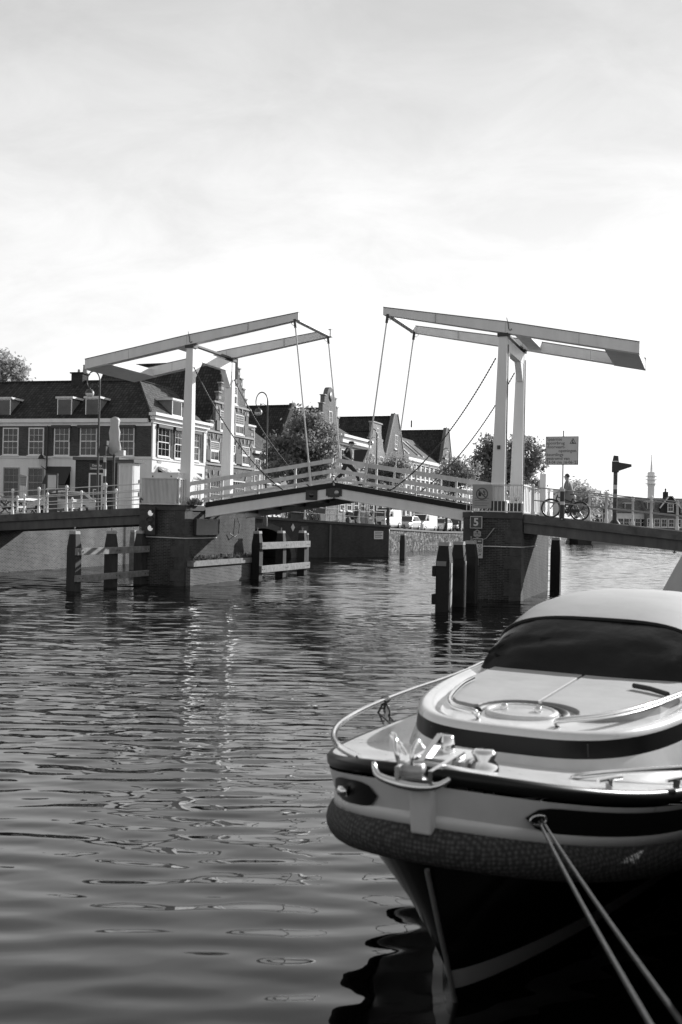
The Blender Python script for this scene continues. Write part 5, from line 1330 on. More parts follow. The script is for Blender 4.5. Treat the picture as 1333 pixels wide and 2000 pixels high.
b, bl = crown_px(170, 2.0, [(1140, 975, 26, 28, 0), (1128, 960, 16, 18, 0), (1155, 985, 22, 20, 0), (1120, 995, 20, 16, 0), (1145, 1000, 26, 12, 0)])
tree('far pale tree behind the man with the bicycle', b, 8, bl, .3, 2600, LEAF_P, seed=13, trunk_r=.2)
b, bl = crown_px(185, 2.0, [(1180, 975, 16, 14, 0), (1170, 985, 18, 14, 0), (1190, 988, 12, 12, 0)])
tree('far small tree left of the speckled signal pole', b, 7, bl, .3, 1300, LEAF_P, seed=15, trunk_r=.2)
b, bl = crown_px(100, 2.9, [(10, 712, 30, 34, 0), (-20, 725, 36, 36, 0), (22, 730, 20, 24, 0), (-10, 690, 22, 18, 0), (5, 760, 36, 24, 0)])
tree('pale tree crown rising behind the roof at the left frame edge', b, 17, bl, .24, 5000, LEAF_P, seed=17, trunk_r=.3)
b, bl = crown_px(76, 2.9, [(385, 1000, 12, 8, 0), (398, 1004, 10, 7, 0)])
tree('low round bush seen through the left leaf railing beside the corrugated box', b, 1, bl, .12, 700, LEAF, seed=19, trunk_r=.04, name='bush')

# thin lamp post far right
p = P(1062, 1000, 110); t = thing('lamp_post', 'thin far lamp post right of the big dark tree', 'lamp post', (p.x, p.y, 2), 0)
MB().tube([(0, 0, -.5), (0, 0, 6.0), (-.1, 0, 6.6), (-.5, 0, 6.9)], [.07, .05, .04, .035], 6).build('pole', STEEL, t); MB().box(-.95, -.45, -.09, .09, 6.86, 6.96).build('lamp_head', STEEL, t)

# ------------------------------------------------------------------ cars
def wheel(par, x, y, r):
    w = MB().lathe([(r*.62, -.1), (r*.95, -.11), (r, -.06), (r, .06), (r*.95, .11), (r*.62, .1)], (x, y, r), 20, 'Y').build('wheel', RUBBER, par)
    MB().lathe([(0, -.115), (r*.25, -.118), (r*.62, -.09), (r*.62, .09), (r*.25, .118), (0, .115)], (x, y, r), 14, 'Y').build('rim', STEEL, w)
def car(label, p, rz_, paint, L=4.0, W_=1.7, H=1.45, kind='hatch', group='vehicles parked above the stone quay wall'):
    """car nose towards -x"""
    t = thing('parked_van' if kind == 'van' else 'parked_car', label, 'van' if kind == 'van' else 'car', p, rz_, group)
    hx = L/2
    if kind == 'van':
        st = [(-hx, .35, .75, .55), (-hx+.06, .25, .95, .62), (-hx+.75, .22, 1.12, .64), (-hx+.8, .22, 1.13, .64), (hx-.1, .22, 1.15, .66), (hx, .35, 1.15, .66)]
        cab = [(-hx+.72, 1.1), (-hx+1.35, H-.12), (-hx+1.9, H), (hx-.12, H-.02), (hx-.02, 1.1)]
    else:
        st = [(-hx, .35, .62, .5), (-hx+.08, .24, .72, .6), (-hx+.95, .2, .92, .62), (hx-.4, .2, .98, .62), (hx-.03, .25, .95, .6), (hx, .35, .85, .52)]
        cab = [(-hx+.85, .9), (-hx+1.6, H-.06), (-hx+2.1, H), (hx-.75, H-.05), (hx-.12, .93)]
    w = W_/2; rows = []
    for x, z0, z1, _ in st:
        k = .86 if abs(x) > hx-.05 else (.96 if abs(x) > hx-.12 else 1)
        rows.append([(x, -w*k*.92, z0), (x, -w*k, z0+.16), (x, -w*k, z1-.12), (x, -w*k*.93, z1), (x, w*k*.93, z1), (x, w*k, z1-.12), (x, w*k, z0+.16), (x, w*k*.92, z0)])
    b = MB().grid(rows, False, True); b.poly(*rows[0][::-1]); b.poly(*rows[-1])
    # cabin
    wt = w*.78 if kind != 'van' else w*.9; base_w = w*.93
    rows = []
    zb = cab[0][1]-.02; zmx = max(c[1] for c in cab)
    lower = [(c[0], (base_w if c[1] < zb+.1 else base_w+(wt-base_w)*(c[1]-zb)/(zmx-zb)), c[1]) for c in cab]
    n = len(lower)
    V = [(x, -y, z) for x, y, z in lower]+[(x, y, z) for x, y, z in lower]
    b._add(V, [tuple(range(n)), tuple(range(2*n-1, n-1, -1))]+[(i, i+n, i+1+n, i+1) for i in range(n-1)])
    o = b.build('body', paint, t); bevel(o, .03)
    # glass
    def off(pts, d): return [Vector(q)+Vector(d) for q in pts]
    A, B_, C_ = [Vector(lower[i]) for i in (0, 1, 2)]
    def wid(P_, f, s): return Vector((P_.x, P_.y*f*s, P_.z))
    n1 = (B_-A).cross(Vector((0, 1, 0))); n1 = -n1.normalized() if n1.x > 0 else n1.normalized()
    g = MB(); a_, b_ = A.lerp(B_, .1), A.lerp(B_, .95)
    g.poly(*off([wid(a_, .92, -1), wid(a_, .92, 1), wid(b_, .9, 1), wid(b_, .9, -1)], n1*.012)); g.build('windscreen', GLASS_DK if paint is not BLACK else GLASS, t)
    for s in (-1, 1):
        if kind == 'van':
            q = [(-hx+1.0, zb+.06), (-hx+1.45, H-.2), (-hx+2.05, H-.2), (-hx+2.05, zb+.06)]; qs = [q]
        else:
            q = [(-hx+1.15, zb+.08), (-hx+1.75, H-.13), (-hx+2.35, H-.11), (-hx+2.35, zb+.08)]; q2 = [(-hx+2.42, zb+.08), (-hx+2.42, H-.11), (hx-.85, H-.15), (hx-.42, zb+.12)]; qs = [q, q2]
        for q in qs:
            V = [Vector((x, s*(base_w+(wt-base_w)*(z-zb)/(zmx-zb)+.012), z)) for x, z in q]
            MB().poly(*(V if s > 0 else V[::-1])).build('side_window', GLASS_DK, t)
        MB().box(-hx+1.1, -hx+1.22, min(s*w, s*(w+.16)), max(s*w, s*(w+.16)), .95 if kind != 'van' else 1.18, 1.1 if kind != 'van' else 1.42).build('wing_mirror', BLACK, t)
        zl = .6 if kind != 'van' else .72
        MB().hexa([(-hx-.01, s*w*.5, zl), (-hx-.01, s*w*.8, zl), (-hx+.2, s*w*.9, zl), (-hx+.2, s*w*.5, zl)], [(-hx+.01, s*w*.5, zl+.14), (-hx+.01, s*w*.8, zl+.14), (-hx+.22, s*w*.9, zl+.16), (-hx+.22, s*w*.5, zl+.16)]).build('headlight', STEEL, t)
        for x in (-hx+.78, hx-.75): wheel(t, x, s*(w-.1), .31)
    MB().box(-hx-.03, -hx+.02, -w*.45, w*.45, .34, .56 if kind != 'van' else .66).build('grille', BLACK, t)
    MB().box(-hx-.045, -hx-.031, -.26, .26, .38, .49).build('number_plate', SIGNG, t)
    if kind == 'van':
        MB().box(-hx+2.0, hx-.2, -w*.8, w*.8, H+.06, H+.12).box(-hx+2.0, -hx+2.06, -w*.8, w*.8, H-.03, H+.06).box(hx-.4, hx-.34, -w*.8, w*.8, H-.03, H+.06).build('roof_rack', BLACK, t)
    return t
CW = mat('white_car_paint', .74, .2, coat=.6); CS = mat('silver_car_paint', .46, .25, metal=.4, coat=.6); CB = mat('dark_car_paint', .045, .15, coat=.8)
def stone_z(Y): return 2.28-(Y-92.5)*.0275 if Y < 107 else 1.86
rc = RZT
for px, Y, pm, kd, L, H, lb in ((753, 96, CW, 'van', 4.4, 1.85, 'white delivery van half hidden by the thin dark post at the quay corner'), (797, 102.5, CS, 'hatch', 3.8, 1.5, 'silver hatchback parked between the two white vans'), (826, 108.0, CW, 'van', 4.9, 1.95, 'large white van with a roof rack above the stone quay wall'),
                              (862, 114.5, CW, 'hatch', 4.0, 1.5, 'white car between the roof rack van and the dark car'), (890, 120, CB, 'hatch', 4.5, 1.55, 'black car with pale bonnet reflection parked near the right pier'), (911, 126.5, CW, 'hatch', 4.5, 1.7, 'last white car in the row, just left of the right pier')):
    p = P(px, 1020, Y); car(lb, (p.x, p.y, stone_z(Y)), rc-.06, pm, L, 1.9 if kd == 'van' else 1.75, H, kd)
p = P(122, 1000, 63.5); car('silver car roof showing behind the middle white bar gate', (p.x, p.y, 2.93), .2, CS, 4.2, 1.75, 1.5, 'hatch', None)
# posts by the cars
for px, Y, hgt, lb in ((757.5, 82.5, 4.3, 'thin dark mottled post at the end of the quay railing'), (872, 113, 4.2, 'dark slim tree trunk post in front of the white car'), (899, 117, 4.2, 'dark slim post in front of the black car')):
    p = P(px, 1020, Y); t = thing('post', lb, 'post', (p.x, p.y, 1.9), 0)
    MB().tube([(0, 0, -.1), (.03, 0, hgt*.5), (0, 0, hgt)], [.16, .13, .1], 8).build('shaft', mat('mottled_post', .07, .9, var=.9, vscale=8), t); MB().lathe([(.2, -.1), (.2, .3), (.15, .34)], (0, 0, 0), 8).build('foot', DARKMETAL, t)

# ------------------------------------------------------------------ people
SKIN = mat('skin', .38, .6, var=.1); CLOTH_K = mat('black_cloth', .016, .9); CLOTH_D = mat('dark_cloth', .03, .9, var=.2); CLOTH_L = mat('pale_coat', .25, .9, var=.15, vscale=6); HAIRM = mat('dark_hair', .06, .7, var=.4, vscale=30)
def skin(name, verts, edges, m, parent, sub=2, root=0):
    """verts: (x, y, z, r) or (x, y, z, rx, ry)"""
    me = bpy.data.meshes.new(name); me.from_pydata([v[:3] for v in verts], edges, []); me.materials.append(m)
    o = bpy.data.objects.new(name, me); COL.objects.link(o); o.parent = parent
    md = o.modifiers.new('skin', 'SKIN'); md.use_smooth_shade = True
    sv = me.skin_vertices[0].data
    for i, v in enumerate(verts):
        sv[i].radius = (v[3], v[4] if len(v) > 4 else v[3]); sv[i].use_root = (i == root)
    s = o.modifiers.new('sub', 'SUBSURF'); s.levels = sub; s.render_levels = sub
    return o
def chainv(V, E_, start, pts):
    p = start
    for q in pts:
        V.append(q); E_.append((p, len(V)-1)); p = len(V)-1
    return p
def person(label, loc, rz, J, f=1):
    """J: joints in metres, x forward, y to the left, z up from the ground"""
    t = thing('person', label, 'person', loc, rz)
    V = [J['pelvis']+(.13, .10)]; E_ = []
    ch = chainv(V, E_, 0, [J['waist']+(.12, .10), J['chest']+(.15, .11), J['neck']+(.055, .055), J['headb']+(.075, .085), J['head']+(.082, .10), J['crown']+(.06, .07)])
    chest = 2; headi = 5
    hd = Vector(J['head']); fw = Vector((math.cos(J['face']), 0, math.sin(J['face'])))
    for s in (1, -1):
        k = 'l' if s > 0 else 'r'
        e = chainv(V, E_, chest, [J['sh'+k]+(.06,), J['el'+k]+(.042,), J['wr'+k]+(.028,)])
        w = Vector(J['wr'+k]); d = (w-Vector(J['el'+k])).normalized()
        side = d.cross(Vector((0, 0, 1)));
        side = Vector((0, 1, 0)) if side.length < .1 else side.normalized()
        palm = w+d*.08
        pi_ = chainv(V, E_, e, [tuple(palm)+(.032, .018)])
        dn = side.cross(d)
        for i, (o_, L) in enumerate(((-.03, .075), (-.01, .085), (.01, .08), (.03, .062))):
            b = palm+side*o_+d*.02; chainv(V, E_, pi_, [tuple(b)+(.009,), tuple(b+d*L*.5+dn*.012)+(.0085,), tuple(b+d*L*.8+dn*.035)+(.007,)])
        th_ = w+d*.03-side*.035; chainv(V, E_, e, [tuple(th_)+(.010,), tuple(th_+d*.04-side*.02+dn*.015)+(.008,)])
        chainv(V, E_, 0, [J['hip'+k]+(.085,), J['kn'+k]+(.055,), J['an'+k]+(.036,), J['to'+k]+(.03,)])
    skin('body', V, E_, SKIN, t, 2)
    # nose, ears and eyes set on the head
    nb = MB(); c = hd+fw*.095
    nb.lathe([(0, -.02), (.018, -.015), (.012, .02), (0, .03)], tuple(c+Vector((0, 0, -.01))), 8)
    for s in (-1, 1): nb.lathe([(0, -.035), (.02, -.01), (.018, .02), (0, .035)], tuple(hd+Vector((-.01*fw.x, .088*s, -.01))), 8)
    nb.build('face', SKIN, t)
    ey = MB()
    for s in (-1, 1): ey.lathe([(0, -.008), (.008, 0), (0, .008)], tuple(hd+fw*.09+Vector((0, .033*s, .015))), 6)
    ey.box(hd.x+fw.x*.092-.012, hd.x+fw.x*.092+.012, -.022, .022, hd.z-.065, hd.z-.058); ey.build('eyes_and_mouth', BLACK, t)
    return t
def garment(t, name, chains, m, sub=2):
    V = []; E_ = []
    first = True
    for c in chains:
        if first: V.append(c[0]); chainv(V, E_, 0, c[1:]); first = False
        else: chainv(V, E_, c[0], c[1:])
    return skin(name, V, E_, m, t, sub)
# the man with the flat cap
aw_, _ = ONBR(678, 908, 1.7)
JA = dict(pelvis=(0, 0, .90), waist=(.02, 0, 1.08), chest=(.07, 0, 1.33), neck=(.12, 0, 1.50), headb=(.16, 0, 1.57), head=(.19, 0, 1.66), crown=(.185, 0, 1.74), face=-.1,
          shl=(.07, .19, 1.43), ell=(.02, .25, 1.16), wrl=(.24, .2, 1.05), shr=(.07, -.19, 1.43), elr=(-.05, -.25, 1.16), wrr=(.20, -.22, 1.03),
          hipl=(.02, .09, .88), knl=(.36, .10, .55), anl=(.52, .1, .12), tol=(.68, .1, .06), hipr=(-.02, -.09, .88), knr=(-.16, -.1, .47), anr=(-.50, -.1, .18), tor=(-.42, -.1, .05))
ga = 4.40-.146*abs(aw_-CX_)
pa = person('person in flat cap and black shirt striding over the bridge with a large dark case', BR(aw_, 1.7, ga), BZ, JA); pa.scale = (1.06, 1.06, 1.06)
J = JA
garment(pa, 'shirt', [[J['waist'][:2]+(.98,)+(.19, .18), J['waist']+(.195, .18), J['chest']+(.225, .19), (.11, 0, 1.475, .10, .09)], [2, J['shl']+(.085,), (.03, .24, 1.22, .066)], [2, J['shr']+(.085,), (-.03, -.24, 1.22, .066)]], CLOTH_K)
garment(pa, 'trousers', [[(0, 0, 1.0, .155, .13), J['pelvis']+(.155, .125)], [1, J['hipl']+(.11,), J['knl']+(.078,), (.50, .1, .17, .062)], [1, J['hipr']+(.11,), J['knr']+(.078,), (-.46, -.1, .22, .062)]], CLOTH_D)
for k in 'lr':
    a_ = Vector(J['an'+k]); b_ = Vector(J['to'+k]); h_ = a_+Vector((-.06, 0, -.07 if k == 'l' else .02))
    skin('shoe', [tuple(h_)+(.045,), tuple(a_.lerp(b_, .5)-Vector((0, 0, .03)))+(.05, .045), tuple(b_)+(.045, .035), tuple(b_+Vector((.07, 0, -.005)))+(.03, .025)], [(0, 1), (1, 2), (2, 3)], RUBBER, pa)
cp = MB(); hd = Vector(J['head'])
cp.lathe([(.105, .02), (.118, .06), (.10, .10), (.05, .118), (0, .12)], tuple(hd+Vector((-.015, 0, .0))), 14)
cp.hexa([(hd.x+.05, -.08, hd.z+.02), (hd.x+.20, -.05, hd.z-.005), (hd.x+.20, .05, hd.z-.005), (hd.x+.05, .08, hd.z+.02)], [(hd.x+.05, -.08, hd.z+.06), (hd.x+.20, -.05, hd.z+.012), (hd.x+.20, .05, hd.z+.012), (hd.x+.05, .08, hd.z+.06)])
cp.build('flat_cap', CLOTH_D, pa)
t = bt('carrying_case', 'large dark tapering case with pale edge carried by the man in the flat cap', 'case', aw_+.64, 1.55, ga+1.02)
MB().prism([(-.26, .48), (.34, .50), (.12, -.02), (-.26, .0)], -.06, .06).build('shell', CLOTH_D, t)
MB().beam((.355, 0, .5), (.135, 0, -.02), .125, .02, up=(0, 1, 0)).build('edge_strip', SIGNW, t)
# the man with the bicycle
ab2, _ = ONBR(1111, 960, 1.75)
gb2 = raz(ab2)-.02
JB = dict(pelvis=(0, 0, .90), waist=(.01, 0, 1.08), chest=(.02, 0, 1.33), neck=(.05, 0, 1.51), headb=(.075, 0, 1.57), head=(.09, 0, 1.66), crown=(.08, 0, 1.745), face=.0,
          shl=(.02, .19, 1.43), ell=(.06, .27, 1.14), wrl=(.36, .36, 1.04), shr=(.02, -.19, 1.43), elr=(-.02, -.25, 1.15), wrr=(.22, -.2, 1.08),
          hipl=(.02, .09, .88), knl=(.16, .10, .48), anl=(.18, .1, .1), tol=(.34, .1, .05), hipr=(-.02, -.09, .88), knr=(-.08, -.1, .48), anr=(-.32, -.1, .14), tor=(-.20, -.1, .05))
pb_ = person('person with dark hair in a long pale coat walking left beside the bicycle', BR(ab2, 1.75, gb2), BZ+math.pi, JB)
J = JB
garment(pb_, 'coat', [[(-.05, 0, .52, .27, .27), (-.02, 0, .85, .235, .235), J['waist']+(.215, .215), J['chest']+(.225, .21), (.04, 0, 1.47, .10, .10)], [3, J['shl']+(.09,), J['ell']+(.068,), tuple(Vector(J['ell']).lerp(Vector(J['wrl']), .85))+(.052,)], [3, J['shr']+(.09,), J['elr']+(.068,), tuple(Vector(J['elr']).lerp(Vector(J['wrr']), .85))+(.052,)]], CLOTH_L)
garment(pb_, 'trousers', [[J['pelvis']+(.14, .12)], [0, J['hipl']+(.10,), J['knl']+(.075,), (.175, .1, .14, .06)], [0, J['hipr']+(.10,), J['knr']+(.075,), (-.29, -.1, .18, .06)]], mat('grey_trousers', .16, .9))
for k in 'lr':
    a_ = Vector(J['an'+k]); b_ = Vector(J['to'+k])
    skin('shoe', [tuple(a_+Vector((-.06, 0, -.05)))+(.045,), tuple(a_.lerp(b_, .5)-Vector((0, 0, .03)))+(.05, .045), tuple(b_)+(.045, .035)], [(0, 1), (1, 2)], RUBBER, pb_)
hd = Vector(J['head'])
rows = []
for i in range(7):
    th_ = math.pi*(.02+.6*i/6); rows.append([(hd.x-.02+.108*math.sin(th_)*math.cos(a)*(1 if math.cos(a) < .3 else .72), .098*math.sin(th_)*math.sin(a), hd.z+.012+.112*math.cos(th_)+(.05 if math.cos(a) > .5 and i > 3 else 0)) for a in [2*math.pi*k/16 for k in range(16)]])
MB().grid(rows, True, True).build('hair', HAIRM, pb_)

# ------------------------------------------------------------------ the moored launch in the foreground
HB = 0.44978
BO = Vector((.48213, 5.52499, 0)); BX = Vector((math.sin(HB), math.cos(HB), 0)); BY = Vector((-BX.y, BX.x, 0))
def BPX(px, py, z):
    p = PZ(px, py, z)-BO; return Vector((p.dot(BX), p.dot(BY), z))
bo = thing('motor_launch', 'white and black motor launch with rope fender and canvas hood moored in the foreground', 'boat', (BO.x, BO.y, 0), math.pi/2-HB)
GEL = mat('white_gelcoat', .64, .3, var=.12, vscale=2.5, coat=.3); GEL_G = mat('grey_gelcoat', .50, .3, var=.05, vscale=2, coat=.3)
HULLK = mat('black_hull', .006, .16, spec=.3); BANDK = mat('black_band', .010, .3, spec=.25)
def zs(x): return 1.045+.522*math.exp(-max(x, 0)/1.8)
NU = 40
LEN = 9.4
def plan_curve(x0, L, B, p, inset=0.0, aft=.9):
    """one side from the stem to the transom: list of (x, b)"""
    out = []
    for i in range(NU+1):
        u = (i/NU)**1.0; q = u*u
        out.append((x0+L*q, max(0, B*(1-(1-q)**p)**(1/p))))
    xe = x0+L
    for k in range(1, 9):
        x = xe+(LEN-xe)*k/8; out.append((x, B*(1-(1-aft)*(k/8)**2)))
    return out
DK = plan_curve(0, 3.77, 1.485, 2.23)
def ring_at(x0, L, B, p, zf):
    c = plan_curve(x0, L, B, p)
    return [(x, b, zf(x, DK[i][0])) for i, (x, b) in enumerate(c)]
def both(r):   # left side aft -> stem -> right side aft
    return [(x, b, z) for x, b, z in r[::-1]]+[(x, -b, z) for x, b, z in r[1:]]
zz = lambda d: (lambda x, xd: zs(xd)+d)
top_ = ring_at(0, 3.77, 1.485, 2.23, zz(-.02))
s1 = ring_at(.02, 3.77, 1.47, 2.2, zz(-.09)); s2 = ring_at(.06, 3.78, 1.45, 2.12, zz(-.30)); s3 = ring_at(.08, 3.78, 1.43, 2.1, zz(-.36))
k1 = ring_at(.13, 3.9, 1.37, 1.8, zz(-.56))
wl1 = ring_at(.52, 4.6, 1.28, 1.30, lambda x, xd: .25); wl2 = ring_at(.60, 4.7, 1.22, 1.27, lambda x, xd: .11); wl3 = ring_at(.68, 4.8, 1.18, 1.25, lambda x, xd: -.04); wl4 = ring_at(1.1, 4.8, .9, 1.2, lambda x, xd: -.6)
k2 = ring_at(.30, 4.2, 1.33, 1.5, lambda x, xd: .26+(zs(xd)-.55-.26)*.5)
MB().grid([both(k) for k in (s3, k1, k2, wl1)]).build('hull', HULLK, bo)
MB().grid([both(k) for k in (wl3, wl4)]).build('underwater_hull', HULLK, bo)
MB().grid([both(k) for k in (wl1, wl2)]).build('waterline_stripe', mat('stripe_grey', .5, .3, coat=.3), bo)
MB().grid([both(k) for k in (wl2, wl3)]).build('boot_top', HULLK, bo)
MB().grid([both(k) for k in (s1, s2, s3)]).build('white_strake', GEL, bo)
tr_ = [[k[-1] for k in (top_, s3, k1, k2, wl2, wl4)], [(k[-1][0], -k[-1][1], k[-1][2]) for k in (top_, s3, k1, k2, wl2, wl4)]]
MB().grid(tr_, False).build('transom', HULLK, bo)
# rubbing strake round the deck edge
def along(r, out, dz): # offset a side ring outwards
    o = []
    for i, (x, b, z) in enumerate(r):
        a_ = Vector(r[max(i-1, 0)][:2]); c_ = Vector(r[min(i+1, len(r)-1)][:2]); d = (c_-a_).normalized(); n = Vector((-d.y, d.x))
        if i == 0: n = Vector((-1, 0))
        o.append((x+n.x*out, max(0, b+n.y*out), z+dz))
    return o
rr = [both(along(top_, o_, d_)) for o_, d_ in ((-.07, .026), (-.03, .03), (-.008, .005), (-.012, -.04), (-.03, -.055))]
MB().grid(rr).build('rubbing_strake', BANDK, bo)
MB().grid([both(along(s2, o_, d_)) for o_, d_ in ((.0, .05), (.02, .03), (.02, -.03), (-.02, -.05))]).build('strake_moulding', GEL, bo)
# deck
inn = both(along(top_, -.05, .028)); half = len(inn)//2
dk = MB()
rows = []
for i in range(half+1):
    x, b, z = inn[half-i]; rows.append([(x, b*f, z+.03*(1-f*f)) for f in (1, .5, 0, -.5, -1)])
dk.grid(rows); dk.build('deck', GEL, bo)
# rope fender: knotted part round the bow, twisted rope further aft
def fender_mat():
    m = bpy.data.materials.new('knotted_rope'); m.use_nodes = True; n = m.node_tree.nodes; l = m.node_tree.links; b = n['Principled BSDF']
    t = n.new('ShaderNodeTexCoord'); mp = n.new('ShaderNodeMapping'); mp.inputs['Scale'].default_value = (1, 1, 1.0); l.new(t.outputs['Object'], mp.inputs[0])
    v = n.new('ShaderNodeTexVoronoi'); v.inputs['Scale'].default_value = 38; v.inputs['Randomness'].default_value = .35; l.new(mp.outputs[0], v.inputs['Vector'])
    r = n.new('ShaderNodeMapRange'); r.inputs['From Max'].default_value = .6; r.inputs['To Min'].default_value = .13; r.inputs['To Max'].default_value = .03; l.new(v.outputs['Distance'], r.inputs['Value'])
    l.new(r.outputs[0], b.inputs['Base Color']); b.inputs['Roughness'].default_value = .9
    bp = n.new('ShaderNodeBump'); bp.invert = True; bp.inputs['Strength'].default_value = .6; bp.inputs['Distance'].default_value = .015; l.new(v.outputs['Distance'], bp.inputs['Height']); l.new(bp.outputs[0], b.inputs['Normal'])
    return m
ROPE = fender_mat()
fr = along(ring_at(.10, 3.78, 1.40, 2.1, zz(-.43)), .0, 0)
fb = both(fr); nF = len(fb)
pts = [p for p in fb if p[0] < 2.3]
rad_ = [.122*min(1, .55+.45*min(i, len(pts)-1-i)/3) for i in range(len(pts))]
MB().tube(pts, rad_, 20).build('rope_fender', ROPE, bo)
for sgn in (1, -1):
    side = [Vector((x, b*sgn, z+.05)) for x, b, z in fr if x >= 1.9]
    P_ = []; R_ = []
    L_ = [0]
    for a_, b_ in zip(side[:-1], side[1:]): L_.append(L_[-1]+(b_-a_).length)
    for i in range(0, 420):
        s_ = L_[-1]*i/419; k = max(j for j in range(len(L_)) if L_[j] <= s_+1e-9); k = min(k, len(side)-2)
        f = (s_-L_[k])/(L_[k+1]-L_[k]); P_.append(side[k].lerp(side[k+1], f)); R_.append(.075+.018*math.sin(i*2*math.pi/6))
    MB().tube(P_, R_, 12).build('twisted_rope', ROPE, bo)
# stem post and anchor gear
sp = MB().hexa([(-.02, -.06, 1.21), (.2, -.07, 1.21), (.2, .07, 1.21), (-.02, .06, 1.21)], [(-.04, -.07, 1.49), (.2, -.08, 1.49), (.2, .08, 1.49), (-.04, .07, 1.49)]).build('stem_post', GEL, bo); bevel(sp, .015)
an = MB().tube(spline([(-.06, .27, 1.585), (-.11, .22, 1.53), (-.12, .10, 1.505), (-.12, -.02, 1.50), (-.11, -.12, 1.515), (-.06, -.18, 1.55)]), [.012+.014*min(1, min(i, 30-i)/12) for i in range(31)], 12).build('anchor', CHROME, bo)
MB().beam((-.12, .05, 1.50), (.42, .05, 1.66), .035, .05).build('shank', CHROME, an)
MB().tube(spline([(-.02, .13, 1.58), (-.03, .15, 1.66), (.05, .19, 1.72), (.12, .24, 1.71), (.2, .22, 1.64), (.2, .18, 1.58)]), .013, 12).tube(spline([(-.04, .04, 1.54), (-.04, .05, 1.66), (.05, .05, 1.71), (.14, .05, 1.66)]), .012, 12).build('roller_frame', CHROME, bo)
MB().lathe([(0, -.07), (.05, -.07), (.04, 0), (.05, .07), (0, .07)], (-.04, .05, 1.56), 14, 'Y').build('bow_roller', STEEL, bo)
MB().box(-.14, .4, -.11, -.085, 1.53, 1.60).box(-.14, .4, .085, .11, 1.53, 1.60).box(-.12, .4, -.085, .085, 1.53, 1.545).build('roller_plate', CHROME, bo)
wd = MB().lathe([(.0, .12), (.055, .12), (.075, .10), (.06, .06), (.085, .03), (.09, 0)], (.42, -.22, 1.50), 16).build('windlass', CHROME, bo)
MB().box(.3, .62, -.14, .16, 1.50, 1.56).build('windlass_base', GEL, bo)
MB().lathe([(0, .1), (.05, .1), (.06, .04), (.06, 0)], (.5, .05, 1.56), 14).build('windlass_drum', CHROME, bo)
MB().tube([(.10, 0, .98), (.2, 0, .80), (.32, 0, .58), (.46, 0, .34), (.60, 0, .08), (.68, 0, -.05)], .016, 8).build('stem_band', STEEL, bo)
# cabin trunk
def cab_ring(x0, L, B, p, zf, n=30, xe=7.5):
    r = []
    for i in range(n+1):
        q = (i/n)**2; r.append((x0+L*q, B*(1-(1-q)**p)**(1/p), zf(x0+L*q)))
    for k in range(1, 5): r.append((x0+L+(xe-x0-L)*k/4, B, zf(x0+L+(xe-x0-L)*k/4)))
    return [(x, b, z) for x, b, z in r[::-1]]+[(x, -b, z) for x, b, z in r[1:]]
zd = lambda x: zs(x)-.02
CZ = lambda z: (lambda x: z-.004*(x-1.4))
YC = -.05
def cr_(x0, B, zf): return [(x, y+YC, z) for x, y, z in cab_ring(x0, 3.9, B, 3.2, zf, xe=7.8)]
c0_ = cr_(1.36, 1.215, zd); cm_ = cr_(1.40, 1.185, lambda x: zd(x)*.35+CZ(1.375)(x)*.65); c1_ = cr_(1.44, 1.165, CZ(1.375)); c2_ = cr_(1.45, 1.155, CZ(1.497)); c3_ = cr_(1.46, 1.15, CZ(1.53)); c4_ = cr_(1.51, 1.11, CZ(1.55)); c5_ = cr_(1.60, 1.03, CZ(1.525)); c6_ = cr_(1.66, .98, CZ(1.495))
MB().grid([c1_, c2_]).build('window_band', BANDK, bo)
MB().grid([c0_, cm_, c1_]).build('cabin_base', GEL, bo)
MB().grid([c2_, c3_, c4_, c5_, c6_]).build('cabin_rim', GEL, bo)
h_ = len(c6_)//2; rows = []
for i in range(h_+1):
    x, b, z = c6_[h_-i]; b2 = c6_[h_+i][1] if h_+i < len(c6_) else -b; rows.append([(x, b+(b2-b)*u, z+.02*math.sin(math.pi*u)) for u in (0, .2, .4, .6, .8, 1)])
MB().grid(rows).build('cabin_roof', GEL, bo)
# hatch
hc = BPX(1019, 1391, 1.52)
MB().lathe([(.275, .0), (.275, .03), (.25, .045), (.235, .03)], tuple(hc+Vector((0, 0, -.02))), 32).build('hatch_ring', GEL, bo)
ht = MB().lathe([(.234, .02), (.2, .028), (0, .035)], tuple(hc+Vector((0, 0, -.01))), 32).build('hatch', GEL_G, bo)
for s in (-1, 1): MB().lathe([(.03, .0), (.03, .035), (.018, .045), (0, .045)], (hc.x-.02, hc.y+.13*s, hc.z+.015), 12).build('catch', CHROME, ht)
MB().tube([tuple(hc+Vector((.33*math.cos(a), .33*math.sin(a), -.015))) for a in [rad(-100+10*k) for k in range(21)]], .035, 8).build('hatch_shadow', RUBBER, bo)  # black tube laid in as the shadow in the gap behind the hatch
# cushions on the cabin roof, cut out round the hatch
CUSH = mat('pale_cushion', .36, .75, var=.12, vscale=3, bump=.15, bscale=6)
for s in (1, -1):
    outl = []
    for k in range(9):
        a = rad(90-90*k/8); outl.append((hc.x+.37*math.sin(math.pi/2-a)*1.0 if False else hc.x+.38*math.cos(a), s*(.02+.36*math.sin(a))))
    # from outer front corner round to the seam
    pl_ = [(4.3, s*.012)]+[(4.3, s*.90-.03), (3.4, s*.90-.03), (2.85, s*.84-.03), (2.45, s*.72-.02), (2.24, s*.58), (hc.x-.02, s*.42)]+[(x, y) for x, y in outl if abs(y) < .41]+[(hc.x+.38, s*.012)]
    b = MB().plan(pl_, 1.48, 1.548)
    o = b.build('cushion', CUSH, bo); bevel(o, .03, 3)
